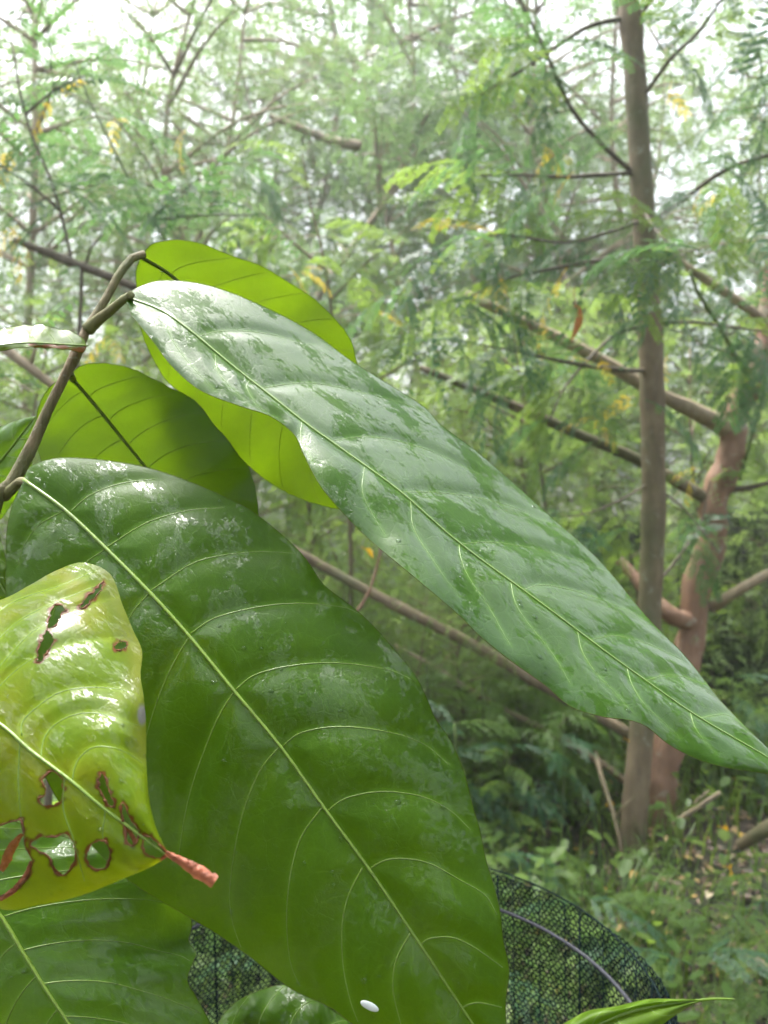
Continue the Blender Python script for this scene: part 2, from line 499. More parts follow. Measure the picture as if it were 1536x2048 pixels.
# ------------------------------------------------------------------ the slender tree
D1 = 2.8
b1 = on_ground(1266, D1)
tree1 = thing('slender_tree', 'slender straight tree with grey-green trunk and feathery fronds, in front of the red-brown trunk', 'tree', b1)
tp = [(1262, 1735, D1), (1268, 1640, D1), (1276, 1540, D1), (1285, 1440, D1), (1293, 1320, D1), (1301, 1180, D1), (1307, 1030, D1), (1306, 880, D1), (1303, 740, D1),
      (1298, 600, D1), (1290, 480, D1), (1284, 380, D1), (1276, 250, D1), (1268, 120, D1), (1258, 0, D1), (1245, -160, D1), (1225, -420, D1), (1200, -700, D1)]
limb(tree1, b1, tp, [.047, .043, .041, .041, .041, .040, .038, .036, .033, .026, .017], M_BARK_GREY, 'trunk', 110, 14, .018)
K1 = [  # branch paths, root first
    ([(1268, 346, 2.8), (1200, 350, 2.75), (1120, 354, 2.7), (1040, 350, 2.6), (960, 352, 2.55)], [.012, .009, .004]),
    ([(1272, 350, 2.8), (1205, 290, 2.75), (1140, 212, 2.7), (1090, 100, 2.6), (1040, 0, 2.55), (990, -110, 2.5)], [.012, .010, .008, .005]),
    ([(1250, 36, 2.8), (1180, 52, 2.75), (1120, 88, 2.7), (1060, 130, 2.6), (960, 190, 2.5)], [.013, .010, .005]),
    ([(1300, 445, 2.8), (1360, 405, 2.8), (1430, 352, 2.75), (1500, 320, 2.7), (1590, 300, 2.6)], [.013, .011, .006]),
    ([(1302, 650, 2.8), (1240, 665, 2.75), (1190, 705, 2.7), (1130, 775, 2.6), (1100, 840, 2.5)], [.010, .007, .003]),
    ([(1302, 648, 2.8), (1380, 644, 2.75), (1450, 652, 2.7), (1540, 665, 2.6)], [.009, .007, .004]),
    ([(1300, 742, 2.8), (1220, 738, 2.7), (1130, 724, 2.6), (1040, 704, 2.5), (960, 690, 2.45)], [.012, .009, .004]),
    ([(1290, 500, 2.8), (1200, 520, 2.65), (1090, 540, 2.5), (1000, 562, 2.4), (930, 600, 2.3)], [.011, .008, .004]),
    ([(1288, 440, 2.8), (1215, 465, 2.6), (1130, 485, 2.4), (1000, 470, 2.3), (880, 490, 2.2)], [.010, .007, .003]),
    ([(1306, 960, 2.8), (1240, 1000, 2.75), (1160, 1030, 2.7), (1080, 1030, 2.65)], [.007, .005, .003]),
    ([(1306, 970, 2.8), (1370, 1020, 2.75), (1440, 1110, 2.7)], [.006, .004, .003]),
    ([(1305, 1180, 2.8), (1360, 1110, 2.85), (1400, 1050, 2.9), (1420, 960, 2.9)], [.008, .006, .003]),
    ([(1275, 210, 2.8), (1340, 120, 2.7), (1400, 60, 2.6), (1470, -40, 2.5)], [.012, .009, .005]),
    ([(1262, 60, 2.8), (1330, -30, 2.7), (1430, -90, 2.6)], [.012, .009, .005]),
    ([(1285, 420, 2.8), (1320, 470, 2.5), (1360, 500, 2.3), (1400, 500, 2.2)], [.008, .006, .003]),
]
for kb, (px, rad) in enumerate(K1):
    pts = limb(tree1, b1, px, [a * .75 for a in rad], M_BARK_DARK, 'branch', 30, 7, .04)
    n = len(pts)
    for q in np.linspace(.38, 1.0, 1 if kb in (10, 11) else 8):
        i = min(n - 1, int(q * (n - 1)))
        tg = pts[i] - pts[max(0, i - 3)]
        tg /= np.linalg.norm(tg) + 1e-9
        d = tg * .6 + rng.normal(0, .65, 3) + np.array([0, 0, -.15])
        sel = rng.random()
        me = BIP[rng.integers(4)] if sel < .5 else (BIPF[rng.integers(4)] if sel < .97 else YEL[rng.integers(2)])
        put('frond' if me not in YEL else 'yellow_frond', me, tree1, pts[i], d, rng.normal(0, .5), .85 + .5 * rng.random(), b1)
# fronds that the photograph shows singly: (x, y, depth, direction in the picture, size)
for x, y, dd, vx, vy, kind, sc in [
        (1180, 500, 2.3, .05, -1, 'p', 1.35), (1245, 520, 2.35, .3, -1, 'p', 1.0), (1505, 395, 1.9, -.25, -1, 'p', 1.2), (1540, 480, 1.9, -.3, -1, 'p', 1.0), (1290, 560, 2.3, .25, -1, 'b', .8),
        (870, 640, 2.1, -.2, -.8, 'p', 1.3), (900, 660, 2.1, .6, -.8, 'b', 1.1), (840, 560, 2.2, -.9, -.3, 'b', 1.1), (980, 600, 2.2, .8, -.5, 'p', 1.0), (880, 590, 2.2, .9, -.2, 'b', 1.0),
        (1100, 380, 2.3, -1, -.4, 'b', 1.2), (1080, 390, 2.3, -1, -.9, 'b', 1.2), (1060, 560, 2.2, -.6, -1, 'b', 1.1), (1230, 780, 2.5, -.9, -.35, 'b', 1.1), (1290, 800, 2.4, .8, -.2, 'b', .9),
        (1200, 890, 2.5, -1, -.1, 'b', 1.0), (1270, 1060, 2.6, -.9, .1, 'b', 1.0), (1440, 330, 2.3, .9, -.5, 'b', 1.1), (1420, 180, 2.3, .5, 1, 'b', 1.3), (1390, 300, 2.3, .45, 1, 'b', 1.3),
        (1330, 590, 2.3, .8, -.9, 'b', .9), (1450, 520, 2.2, .2, -1, 'b', 1.0), (1470, 160, 2.2, .3, 1, 'p', 1.5), (1150, 300, 2.5, -1, -.3, 'b', 1.1), (1000, 300, 2.4, -1, -.2, 'b', 1.1),
        (1180, 110, 2.6, -1, -.2, 'b', 1.1), (1330, 90, 2.5, 1, -.3, 'b', 1.1), (1500, 60, 2.3, .6, -1, 'b', 1.2), (1010, 780, 2.3, -.5, -.9, 'b', .8), (820, 770, 2.2, -.4, -1, 'p', 1.0)]:
    me = (PIN if kind == 'p' else BIP)[rng.integers(3)]
    put('frond', me, tree1, at(x, y, dd), (vx, rng.normal(-.1, .25), vy), rng.normal(0, .25) + (R(62) if kind == 'p' else .3), sc, b1)
for x, y, dd in [(1085, 300, 2.6), (1120, 345, 2.65), (1440, 392, 2.7), (1270, 812, 2.6), (1185, 822, 2.6), (1180, 715, 2.6), (1335, 172, 2.7), (1015, 560, 2.4), (1390, 955, 2.7), (1330, 700, 2.9)]:
    for k in range(2):
        put('yellow_frond', YEL[k], tree1, at(x + rng.normal(0, 12), y + rng.normal(0, 10), dd), (rng.normal(), rng.normal(0, .5), -.5 + rng.normal(0, .4)), rng.normal(0, .6), .34 + .16 * rng.random(), b1)
# a dead curled leaf caught on a twig
M_DRY = flat_mat('dry_leaf', (.42, .15, .045), .6, .3, .35, 80, (.45, .16, .03))
def curled_leaf(length, width, curl, seed):
    r = np.random.default_rng(seed)
    u = np.linspace(0, 1, 14); v = np.linspace(-1, 1, 9)
    U, Vv = np.meshgrid(u, v, indexing='ij')
    w = width * np.sin(np.pi * np.clip(U, .02, .98)) ** .7
    ang = Vv * curl * (1 - .3 * U)
    rad = w / max(curl, .2)
    P = np.stack([U * length, rad * np.sin(ang), rad * (1 - np.cos(ang)) - .35 * length * U ** 2 + r.normal(0, .03 * width, U.shape)], -1).reshape(-1, 3)
    i, j = np.meshgrid(np.arange(13), np.arange(8), indexing='ij')
    g = Geo(); g.add(P, np.stack([i * 9 + j, (i + 1) * 9 + j, (i + 1) * 9 + j + 1, i * 9 + j + 1], -1).reshape(-1, 4))
    return g
dl = thing('dead_leaf', 'curled orange-brown dead leaf hanging from a twig left of the slender trunk', 'dead leaf', at(1150, 610, 2.55))
gl = curled_leaf(.11, .034, 1.5, 3)
o = part('blade', gl, M_DRY, dl); o.rotation_euler = (R(20), R(75), R(25))
gs = Geo(); gs.tube(np.array([[0, 0, 0], [-.003, 0, .03], [-.002, .004, .06]]), .0016, 5); part('stalk', gs, M_DRY, dl)

# ------------------------------------------------------------------ the red-brown tree
D2 = 3.05
b2 = on_ground(1303, D2)
tree2 = thing('red_brown_tree', 'crooked red-brown barked tree with a cut top, leaning right behind the slender trunk', 'tree', b2)
limb(tree2, b2, [(1298, 1700, D2), (1312, 1640, D2), (1322, 1540, D2), (1352, 1450, D2), (1354, 1370, D2), (1384, 1270, D2), (1392, 1180, D2), (1424, 1085, D2), (1428, 1000, D2), (1462, 910, D2), (1470, 830, D2), (1500, 758, D2)],
     [.080, .064, .060, .064, .056, .050, .056, .050, .054, .047, .043], M_BARK_RED, 'trunk', 70, 14, .05)
for px, rad, mt, n in [
        ([(1462, 860, D2), (1390, 822, 3.0), (1322, 790, 2.95), (1240, 742, 2.95), (1140, 687, 2.9), (1032, 636, 2.9), (930, 588, 2.85)], [.040, .026, .024, .021, .016], M_BARK_PALE, 'branch'),
        ([(1420, 1000, D2), (1281, 922, 3.05), (1165, 872, 3.0), (1090, 839, 2.95), (945, 777, 2.9), (840, 735, 2.9)], [.026, .022, .020, .017, .012], M_BARK_GREY, 'branch'),
        ([(1388, 1245, D2), (1345, 1232, 3.0), (1305, 1195, 3.05), (1240, 1120, 3.15)], [.042, .033, .026, .018], M_BARK_RED, 'branch'),
        ([(1425, 1215, D2), (1470, 1185, 2.95), (1540, 1145, 2.9), (1620, 1110, 2.85)], [.024, .020, .017, .012], M_BARK_PALE, 'branch'),
        ([(1492, 790, D2), (1520, 740, 3.05), (1534, 660, 3.1), (1545, 560, 3.1), (1560, 420, 3.1)], [.045, .042, .040, .034, .026], M_BARK_RED, 'branch'),
        ([(1530, 645, 3.08), (1480, 605, 3.0), (1400, 552, 2.95), (1330, 500, 2.95)], [.022, .019, .016, .012], M_BARK_PALE, 'branch'),
        ([(1494, 752, D2), (1470, 710, 3.0), (1440, 655, 2.95), (1396, 585, 2.9), (1380, 540, 2.9)], [.010, .009, .008, .006], M_SHOOT, 'shoot'),
        ([(1455, 980, D2), (1500, 975, 3.0), (1560, 960, 2.95)], [.014, .010, .006], M_BARK_DARK, 'branch'),
        ([(1480, 960, D2), (1515, 830, 2.9), (1540, 740, 2.8)], [.006, .006, .005], M_SHOOT, 'shoot')]:
    pts = limb(tree2, b2, px, rad, mt, n, 30, 9, .05)
    if n == 'shoot' or mt is M_BARK_DARK:
        for q in (.5, .75, 1):
            i = int(q * (len(pts) - 1))
            put('frond', BIPF[rng.integers(4)], tree2, pts[i], rng.normal(0, 1, 3) + [0, 0, .2], 0, .8, b2)
for x, y, dd, vx, vy in [(1460, 1075, 2.8, -.8, .1), (1490, 1000, 2.8, .8, .5), (1510, 880, 2.9, .7, .3), (1520, 740, 2.9, .3, 1), (1500, 760, 3.0, -.2, .9), (1400, 960, 2.9, -.9, .4), (1520, 1200, 2.8, .4, -1), (1540, 1300, 2.8, .6, -.6)]:
    put('frond', LITEL[rng.integers(3)], tree2, at(x, y, dd), (vx, rng.normal(0, .3), vy), rng.normal(0, .4), .85, b2)

# ------------------------------------------------------------------ leaning poles and fallen branches
for px, rad, mt, lab in [
        ([(560, 1085, 3.1), (650, 1135, 3.1), (780, 1205, 3.05), (950, 1292, 3.0), (1090, 1372, 2.98), (1215, 1442, 2.95), (1262, 1470, 2.93)], [.017, .021, .023, .024, .022], M_BARK_GREY, 'long brown branch leaning down to the trunks, under the long glossy leaf'),
        ([(900, 1365, 3.2), (975, 1402, 3.2), (1110, 1472, 3.1), (1200, 1525, 3.0), (1262, 1572, 2.95)], [.010, .013, .014, .015, .014], M_BARK_GREY, 'thin pale branch sloping over the weeds, lowest of the leaning ones'),
        ([(1190, 1505, 2.9), (1205, 1560, 2.8), (1230, 1640, 2.7), (1245, 1720, 2.65)], [.010, .009, .007, .005], M_BARK_GREY, 'short broken stick standing in the weeds left of the trunk base'),
        ([(1480, 1690, 2.6), (1540, 1655, 2.5), (1640, 1600, 2.4)], [.018, .026, .026], M_BARK_GREY, 'thick brown fallen branch at the right edge above the litter'),
        ([(1345, 1650, 2.9), (1380, 1625, 2.85), (1440, 1585, 2.8)], [.010, .009, .007], M_BARK_PALE, 'short grey stick right of the red-brown trunk'),
        ([(1465, 1890, 2.15), (1500, 1915, 2.1), (1560, 1950, 2.0)], [.010, .011, .010], M_BARK_PALE, 'pale dry stick lying on the litter at the lower right'),
        ([(790, 1290, 3.4), (880, 1340, 3.3), (960, 1390, 3.25)], [.008, .009, .008], M_BARK_PALE, 'thin dry twig above the lower leaning branch'),
        ([(30, 480, 2.3), (110, 512, 2.3), (170, 535, 2.3), (235, 560, 2.3), (330, 600, 2.35)], [.010, .013, .013, .012, .010], M_BARK_DARK, 'dark bare branch crossing behind the top of the leafy stem'),
        ([(-40, 660, 2.2), (20, 705, 2.2), (60, 735, 2.2), (140, 800, 2.25)], [.014, .014, .013, .010], M_BARK_PALE, 'brown branch at the left edge below the small pale leaf'),
        ([(540, 232, 5.5), (600, 256, 5.5), (660, 280, 5.5), (722, 292, 5.5)], [.016, .026, .030, .034], M_BARK_PALE, 'pale grey broken branch high in the middle of the foliage'),
        ([(700, 1240, 2.6), (735, 1190, 2.6), (757, 1120, 2.6), (765, 1060, 2.6)], [.005, .005, .004, .003], M_BARK_RED, 'thin reddish twig between the two big glossy leaves')]:
    P = ats(px)
    t = thing('fallen_branch', lab, 'branch', P[-1], 'loose branches among the weeds')
    limb(t, P[-1], px, rad, mt, 'wood', 36, 9, .05)
    # a side snag
    i = len(px) // 2
    m = P[i]; g = Geo()
    g.tube(np.array([m, m + [.02, -.01, .05], m + [.06, -.02, .09]]), [rad[0] * .45, rad[0] * .35, rad[0] * .2], 6)
    part('twig', g, mt, t, P[-1])

# ------------------------------------------------------------------ thin feathery saplings left of the tree
def sapling(label, base_px, depth, stems, nf, meshes, mat, seed, group, yellow=()):
    r = np.random.default_rng(seed)
    b = on_ground(base_px, depth)
    t = thing('feathery_sapling', label, 'sapling', b, group)
    first = True
    for px, rad in stems:
        P = [tuple(p) + (depth,) if len(p) == 2 else p for p in px]
        pts = smooth_path(ats(P), 40)
        if first:
            low = np.array([[b[0], b[1], b[2] - .03]])
            pts = smooth_path(np.vstack([low, pts[::6]]), 60)
        g = Geo(); g.tube(pts, rad, 7)
        part('trunk' if first else 'branch', g, mat, t, b)
        start = .45 if first else .15
        first = False
        for q in np.linspace(start, 1, nf):
            i = int(q * (len(pts) - 1))
            az = r.random() * 2 * math.pi
            d = np.array([math.cos(az), math.sin(az) * .7, .25 + r.normal(0, .4)])
            put('frond', meshes[r.integers(len(meshes))], t, pts[i], d, r.normal(0, .4), .8 + .5 * r.random(), b)
    for x, y in yellow:
        for k in range(2):
            put('yellow_frond', YEL[k], t, at(x + r.normal(0, 10), y + r.normal(0, 8), depth), (r.normal(), r.normal(0, .4), -.4 + r.normal(0, .5)), 0, .35 + .15 * r.random(), b)
    return t
GS = 'feathery saplings in the thicket'
sapling('thin green sapling rising behind the top of the leafy stem', 420, 2.6, [([(400, 640), (330, 480), (290, 420), (240, 320), (190, 225), (150, 130), (120, 40)], [.016, .012, .009, .006, .003]),
        ([(300, 440), (380, 370), (440, 330), (500, 310)], [.006, .004, .002]), ([(300, 440), (420, 430), (520, 430)], [.006, .004, .002])], 10, PIN + BIP, M_SHOOT, 1, GS, [(375, 265), (240, 240), (600, 535)])
sapling('dark feathery sapling at the upper left edge', 60, 2.3, [([(160, 640), (150, 560), (128, 450), (110, 380), (60, 260), (30, 130), (20, 20)], [.014, .011, .008, .005, .003]),
        ([(120, 420), (60, 370), (0, 330)], [.006, .004, .002]), ([(50, 230), (110, 180), (170, 150)], [.005, .003, .002])], 10, PIN + BIP[:1], M_BARK_DARK, 2, GS, [(105, 205), (40, 300), (20, 470), (30, 450), (210, 680)])
sapling('fine-leaved sapling in the middle between stem and slender tree', 700, 3.2, [([(700, 900), (680, 760), (660, 600), (640, 480), (610, 360), (600, 240)], [.018, .013, .009, .006, .003]),
        ([(660, 600), (740, 520), (800, 470)], [.007, .005, .002]), ([(650, 540), (570, 470), (520, 420)], [.007, .005, .002]), ([(690, 800), (790, 740), (860, 700)], [.007, .005, .002])], 10, BIPF + LITEL, M_BARK_GREY, 3, GS, [(600, 540), (760, 620)])
sapling('fine-leaved sapling just left of the slender trunk', 1120, 3.6, [([(1100, 1200), (1090, 1000), (1060, 850), (1030, 700), (1010, 560), (980, 420)], [.018, .013, .009, .006, .003]),
        ([(1060, 850), (960, 800), (900, 760)], [.007, .005, .002]), ([(1080, 950), (1170, 900), (1230, 860)], [.007, .005, .002]), ([(1030, 700), (1120, 620), (1180, 590)], [.007, .005, .002])], 10, LITEL + LITE, M_BARK_GREY, 4, GS)

# ------------------------------------------------------------------ thicket trees and shrubs: crown meshes shared by copies
def crown_tree(seed, H, Rad, z0, nspr, ll, lw, spr, matf, matb, lean=.2, clumps=26, pairs=6, core=.35):
    r = np.random.default_rng(seed)
    tr, cr = Geo(), Geo()
    top = np.array([r.normal(0, lean), r.normal(0, lean), H])
    path = smooth_path(np.array([[0, 0, -.05], [r.normal(0, .06) * H, r.normal(0, .06) * H, H * .35], top * .7 + r.normal(0, .05 * H, 3) * [1, 1, 0], top]), 24)
    tr.tube(path, np.linspace(.009 * H, .002 * H, 25), 7)
    C = []
    for i in range(clumps):
        q = r.uniform(z0, 1.0)
        p = path[int(q * 24)]
        a = r.random() * 2 * math.pi
        rr = Rad * (.35 + .75 * r.random()) * math.sqrt(max(.12, 1 - ((q - .62) / .52) ** 2))
        e = p + [math.cos(a) * rr, math.sin(a) * rr, .25 * rr + r.normal(0, .1 * Rad)]
        mid = (p + e) / 2 + [0, 0, .1 * rr]
        tr.tube(smooth_path(np.array([p, mid, e]), 6), np.linspace(.0035 * H, .0008 * H, 7), 5, False)
        C.append((e, mid, r.random()))
    per = nspr // clumps
    for e, mid, tn in C:
        for k in range(per):
            c = e + r.normal(0, core * Rad * .55, 3) * [1, 1, .75] if r.random() < .8 else mid + r.normal(0, core * Rad * .4, 3)
            d = (c - e) + r.normal(0, .25 * Rad, 3) + np.array([0, 0, -.12 * Rad])
            pinna(cr, c, frame_of(d, (0, 0, 1), r.normal(0, .6)), spr * (1 + r.normal(0, .2)), pairs, ll, lw, r, .3, 1, np.clip(.2 + .5 * tn + r.normal(0, .08), 0, 1), 62, 0, False)
    return tr.mesh('trunk', matb), cr.mesh('crown', matf)

TREES = [crown_tree(100 + i, 6.5, 1.7, .20, (1500, 1400, 800, 1500)[i], (.055, .060, .095, .050)[i], (.022, .024, .044, .020)[i], (.19, .20, .24, .17)[i], (M_FAR, M_FAR2, M_FAR, M_FAR2)[i], M_BARK_PALE, .35, 38, 6, .25) for i in range(4)]
SHRUB = [crown_tree(200 + i, 2.3, .75, .12, 900, .030, .012, .12, M_LIME if i % 2 else M_FRESH, M_BARK_GREY, .15, 34, 6, .40) for i in range(4)]

def where(x, y, z=1.0):
    if y < 1.0:
        return 'beside or behind the viewpoint'
    px = topx(np.array([[x, y, z]]))[0][0]
    for lim, w in [(-40, 'just beyond the left edge'), (130, 'at the left edge beyond the small pale leaf'), (300, 'behind the top of the brown leafy stem'), (470, 'behind the glowing lime leaves'), (640, 'above the middle of the long glossy leaf'), (800, 'in the middle, right of the lime leaf'),
                   (950, 'above the broad part of the long leaf'), (1100, 'left of the dead orange leaf'), (1240, 'close left of the slender trunk'), (1345, 'directly behind the slender trunk'), (1440, 'behind the red-brown trunk'), (1540, 'at the right edge')]:
        if px < lim:
            return w
    return 'just beyond the right edge'

def copies(name, variants, spots, cat, group, labels):
    for i, (x, y, sc, rz, va) in enumerate(spots):
        b = (x, y, float(ground_z(np.array(x), np.array(y))) - .02)
        t = thing(name, labels(i, x, y), cat, b, group)
        t.rotation_euler = (0, 0, rz); t.scale = (sc, sc, sc)
        tm, cm = variants[va]
        link('trunk', tm, t); link('crown', cm, t)

spots = []
for row, (yy, n, half) in enumerate([(6.6, 5, 3.8), (8.8, 7, 5.2), (11.5, 8, 7.0), (15.5, 9, 9.5)]):
    for k in range(n):
        x = -half + 2 * half * (k + .5) / n + rng.normal(0, .35)
        spots.append((x, yy + rng.normal(0, .5), (.66, .88, 1.02, 1.2)[row] + .22 * rng.random(), rng.random() * 6.28, int(rng.integers(4))))
for x, y, k in [(-2.4, 12.8, 1.7), (-.6, 13.5, 1.75), (.9, 12.6, 1.7)]:
    spots.append((x, y, k, rng.random() * 6.28, int(rng.integers(4))))
for x, y in [(-5.5, -4.0), (-3.2, -5.2), (-1.0, -4.4), (1.3, -5.4), (3.4, -4.2), (5.6, -4.8), (-6.5, -.5), (6.8, -.3), (-6.0, 2.8), (6.2, 3.0)]:  # unseen trees beside and behind the camera, added for light and reflections
    spots.append((x, y, .8 + .25 * rng.random(), rng.random() * 6.28, int(rng.integers(4))))
copies('thicket_tree', TREES, spots, 'tree', 'trees of the thicket behind', lambda i, x, y: ('nearest ' if y < 7.7 else 'second-row ' if y < 10.2 else 'distant ' if y < 13.5 else 'farthest pale ') + 'small-leaved thicket tree ' + where(x, y))
spots = []
for yy, n, half in [(4.25, 8, 2.6), (5.0, 8, 3.2), (6.0, 8, 3.6), (7.5, 9, 4.8)]:
    for k in range(n):
        x = -half + 2 * half * (k + .5) / n + rng.normal(0, .2)
        spots.append((x, yy + rng.normal(0, .25), .7 + .4 * rng.random(), rng.random() * 6.28, int(rng.integers(4))))
for k in range(16):                                   # low ones in the gap under the long leaf
    d = 3.25 + .5 * (k % 3) * .5 + rng.normal(0, .05)
    x = (560 + 46 * k - 768) / FPX * d
    spots.append((x, d, .36 + .14 * rng.random(), rng.random() * 6.28, int(rng.integers(4))))
copies('thicket_shrub', SHRUB, spots, 'shrub', 'shrubs of the thicket behind', lambda i, x, y: ('low front' if y < 3.62 else 'nearest' if y < 4.4 else 'second-row' if y < 5.5 else 'third-row' if y < 6.8 else 'hindmost') + ' fine-leaved shrub ' + where(x, y))

# ------------------------------------------------------------------ seedlings on the ground
def seedling_meshes(seed):
    r = np.random.default_rng(seed)
    g = Geo(); g.tube(smooth_path(np.array([[0, 0, -.02], [.01, .01, .12], [r.normal(0, .02), r.normal(0, .02), .24]]), 8), np.linspace(.004, .002, 9), 5)
    return g.mesh('stem', M_SHOOT)
SEED = [seedling_meshes(i) for i in range(3)]
sp = []
tries = 0
while len(sp) < 46 and tries < 4000:
    tries += 1
    d = rng.uniform(1.75, 3.9); px = rng.uniform(880, 1650) if rng.random() < .8 else rng.uniform(380, 900)
    x = (px - 768) / FPX * d
    if 1190 < px < 1400: continue
    if math.hypot(x + .025, d - .73) < .5: continue
    if px > 1400 and 2.1 < d < 3.2 and rng.random() < .8: continue
    if all(math.hypot(x - a, d - b) > .16 for a, b in sp):
        sp.append((x, d))
tall = {}
for px, d in [(700, 3.0), (780, 2.8), (850, 3.1), (905, 2.7), (960, 3.05), (1015, 2.75), (1070, 3.1), (1125, 2.8), (1180, 3.15), (640, 3.2), (1410, 3.4), (1470, 3.3), (1520, 3.5), (1560, 3.1)]:
    p_ = ((px - 768) / FPX * d, d); tall[p_] = 1.7 + .9 * rng.random(); sp.append(p_)
def seed_label(x, y):
    px, py = topx(np.array([[x, y, .15]]))[0]
    h = 'under the big leaf' if px < 900 else 'just right of the big leaf' if px < 1010 else 'above the net guard' if px < 1130 else 'left of the trunk bases' if px < 1250 else 'by the trunk bases' if px < 1370 else 'in the lower right' if px < 1536 else 'beyond the right edge'
    v = 'nearest' if y < 2.1 else 'near' if y < 2.45 else 'mid-distance' if y < 2.9 else 'farther' if y < 3.4 else 'farthest'
    return v + (' tall feathery green seedling ' if (x, y) in tall else ' small feathery green seedling ') + h
for i, (x, y) in enumerate(sp):
    b = (x, y, float(ground_z(np.array(x), np.array(y))))
    px = topx(np.array([[x, y, .15]]))[0]
    t = thing('feathery_seedling', seed_label(x, y), 'seedling', b, 'seedlings on the ground')
    st_ = link('stem', SEED[i % 3], t)
    hh = tall.get((x, y), 1.0)
    s = .8 + .5 * rng.random()
    st_.scale = (hh, hh, hh)
    for k in range(7 if hh == 1 else 14):
        a = k * 2.4 + rng.normal(0, .3)
        z = (.08 + .16 * k / (6 if hh == 1 else 13)) * hh / (1 if hh == 1 else s)
        me = ((BIP + BIPF) if i % 2 else (BIPF + LITEL + LITE))[rng.integers(8)] if k % 3 else LITE[rng.integers(3)]
        put('frond', me, t, (0.0, 0, z * s), (math.cos(a), math.sin(a), .35 + rng.normal(0, .2)), rng.normal(0, .25), s * .85)

# ------------------------------------------------------------------ grass, weeds and litter (uncountable)
def blades(n, seed, region, hgt, wid):
    r = np.random.default_rng(seed)
    g = Geo()
    pos = region(r, n)
    az = r.random(n) * 6.283
    L = hgt * (.5 + r.random(n)); W = wid * (.6 + .8 * r.random(n))
    ben = .3 + .9 * r.random(n)
    dx, dy = np.cos(az), np.sin(az)
    V = np.zeros((n, 7, 3))
    for k, t in enumerate((0, .4, .75, 1.0)):
        out = L * ben * t ** 2 * .7; up = L * (t - .35 * ben * t ** 2)
        c = np.stack([pos[:, 0] + dx * out, pos[:, 1] + dy * out, pos[:, 2] + up], -1)
        w = W * (1 - t) ** .6 * .5
        sd = np.stack([-dy * w, dx * w, 0 * w], -1)
        if k < 3:
            V[:, 2 * k] = c - sd; V[:, 2 * k + 1] = c + sd
        else:
            V[:, 6] = c
    F = np.array([[0, 1, 3, 2], [2, 3, 5, 4], [4, 5, 6, 6]])
    g.add(V.reshape(-1, 3), (np.arange(n)[:, None, None] * 7 + F[None]).reshape(-1, 4), np.repeat(r.random(n), 7))
    return g
def reg_grass(r, n):
    d = r.uniform(1.6, 9.0, n) ; px = r.uniform(-200, 1750, n)
    x = (px - 768) / FPX * d
    k = np.sin(x * 5.1 + 1) * np.cos(d * 4.3) + r.normal(0, .5, n)
    x = np.where(k > -.2, x, x + r.normal(0, .3, n))
    bare = (px > 1380) & (d < 3.0) & (r.random(n) < .8)
    d = np.where(bare, d + 2.5, d)
    x = (np.clip((x / d) * FPX, -1000, 1000)) / FPX * d
    return np.stack([x, d, ground_z(x, d) - .005], -1)
M_GRASS = foliage_mat('grass', (.025, .060, .012), (.055, .115, .022), (.13, .18, .04), (.18, .26, .03), .4, .45)
tag(link('grass', blades(26000, 5, reg_grass, .17, .010).mesh('grass', M_GRASS)), 'rank green grass under the shrubs', 'grass', kind='stuff')
def weeds(n, seed):
    r = np.random.default_rng(seed); g = Geo()
    P = reg_grass(r, n)
    V0 = LEAFLET
    a = r.random(n) * 6.283; tl = r.normal(.25, .4, n); s = r.uniform(.03, .075, n)
    v = V0[None] * np.stack([s, s * .62, s], -1)[:, None]
    x = v[..., 0] * np.cos(tl)[:, None]; z = v[..., 2] + v[..., 0] * np.sin(tl)[:, None]; y = v[..., 1]
    X = x * np.cos(a)[:, None] - y * np.sin(a)[:, None]; Y = x * np.sin(a)[:, None] + y * np.cos(a)[:, None]
    h = r.uniform(.02, .20, n)
    W = np.stack([X + P[:, :1], Y + P[:, 1:2], z + P[:, 2:] + h[:, None]], -1)
    g.add(W.reshape(-1, 3), (np.arange(n)[:, None, None] * 6 + LEAFLET_F[None]).reshape(-1, 4), np.repeat(r.random(n), 6))
    return g
tag(link('ground_cover', weeds(7000, 8).mesh('ground_cover', M_FRESH)), 'low broad-leaved weeds covering the soil', 'weeds', kind='stuff')
def litter(n, seed):
    r = np.random.default_rng(seed); g = Geo()
    d = r.uniform(1.4, 5.0, n); px = r.uniform(100, 1800, n); x = (px - 768) / FPX * d
    a = r.random(n) * 6.283; s = r.uniform(.012, .045, n)
    v = LEAFLET[None] * np.stack([s, s * .7, s * (2 + 2 * r.random(n))], -1)[:, None]
    tl = r.normal(0, .3, n)
    xx = v[..., 0]; zz = v[..., 2] + xx * np.sin(tl)[:, None]; y = v[..., 1]
    X = xx * np.cos(a)[:, None] - y * np.sin(a)[:, None]; Y = xx * np.sin(a)[:, None] + y * np.cos(a)[:, None]
    W = np.stack([X + x[:, None], Y + d[:, None], zz + (ground_z(x, d) + .012)[:, None]], -1)
    g.add(W.reshape(-1, 3), (np.arange(n)[:, None, None] * 6 + LEAFLET_F[None]).reshape(-1, 4), np.repeat(r.random(n), 6))
    return g
s_ = N('litter')
t_ = s_.node('ShaderNodeAttribute', attribute_name='tint').outputs['Fac']
c_ = s_.ramp(t_, [(0, (.035, .022, .013)), (.55, (.10, .062, .032)), (.82, (.22, .15, .08)), (.93, (.45, .29, .03)), (1, (.42, .36, .25))])
M_LITTER = s_.out(s_.node('ShaderNodeBsdfPrincipled', {'Base Color': c_, 'Roughness': .5}).outputs[0])
tag(link('leaf_litter', litter(9000, 9).mesh('leaf_litter', M_LITTER, False)), 'brown and yellow fallen leaves on dark soil', 'leaf litter', kind='stuff')

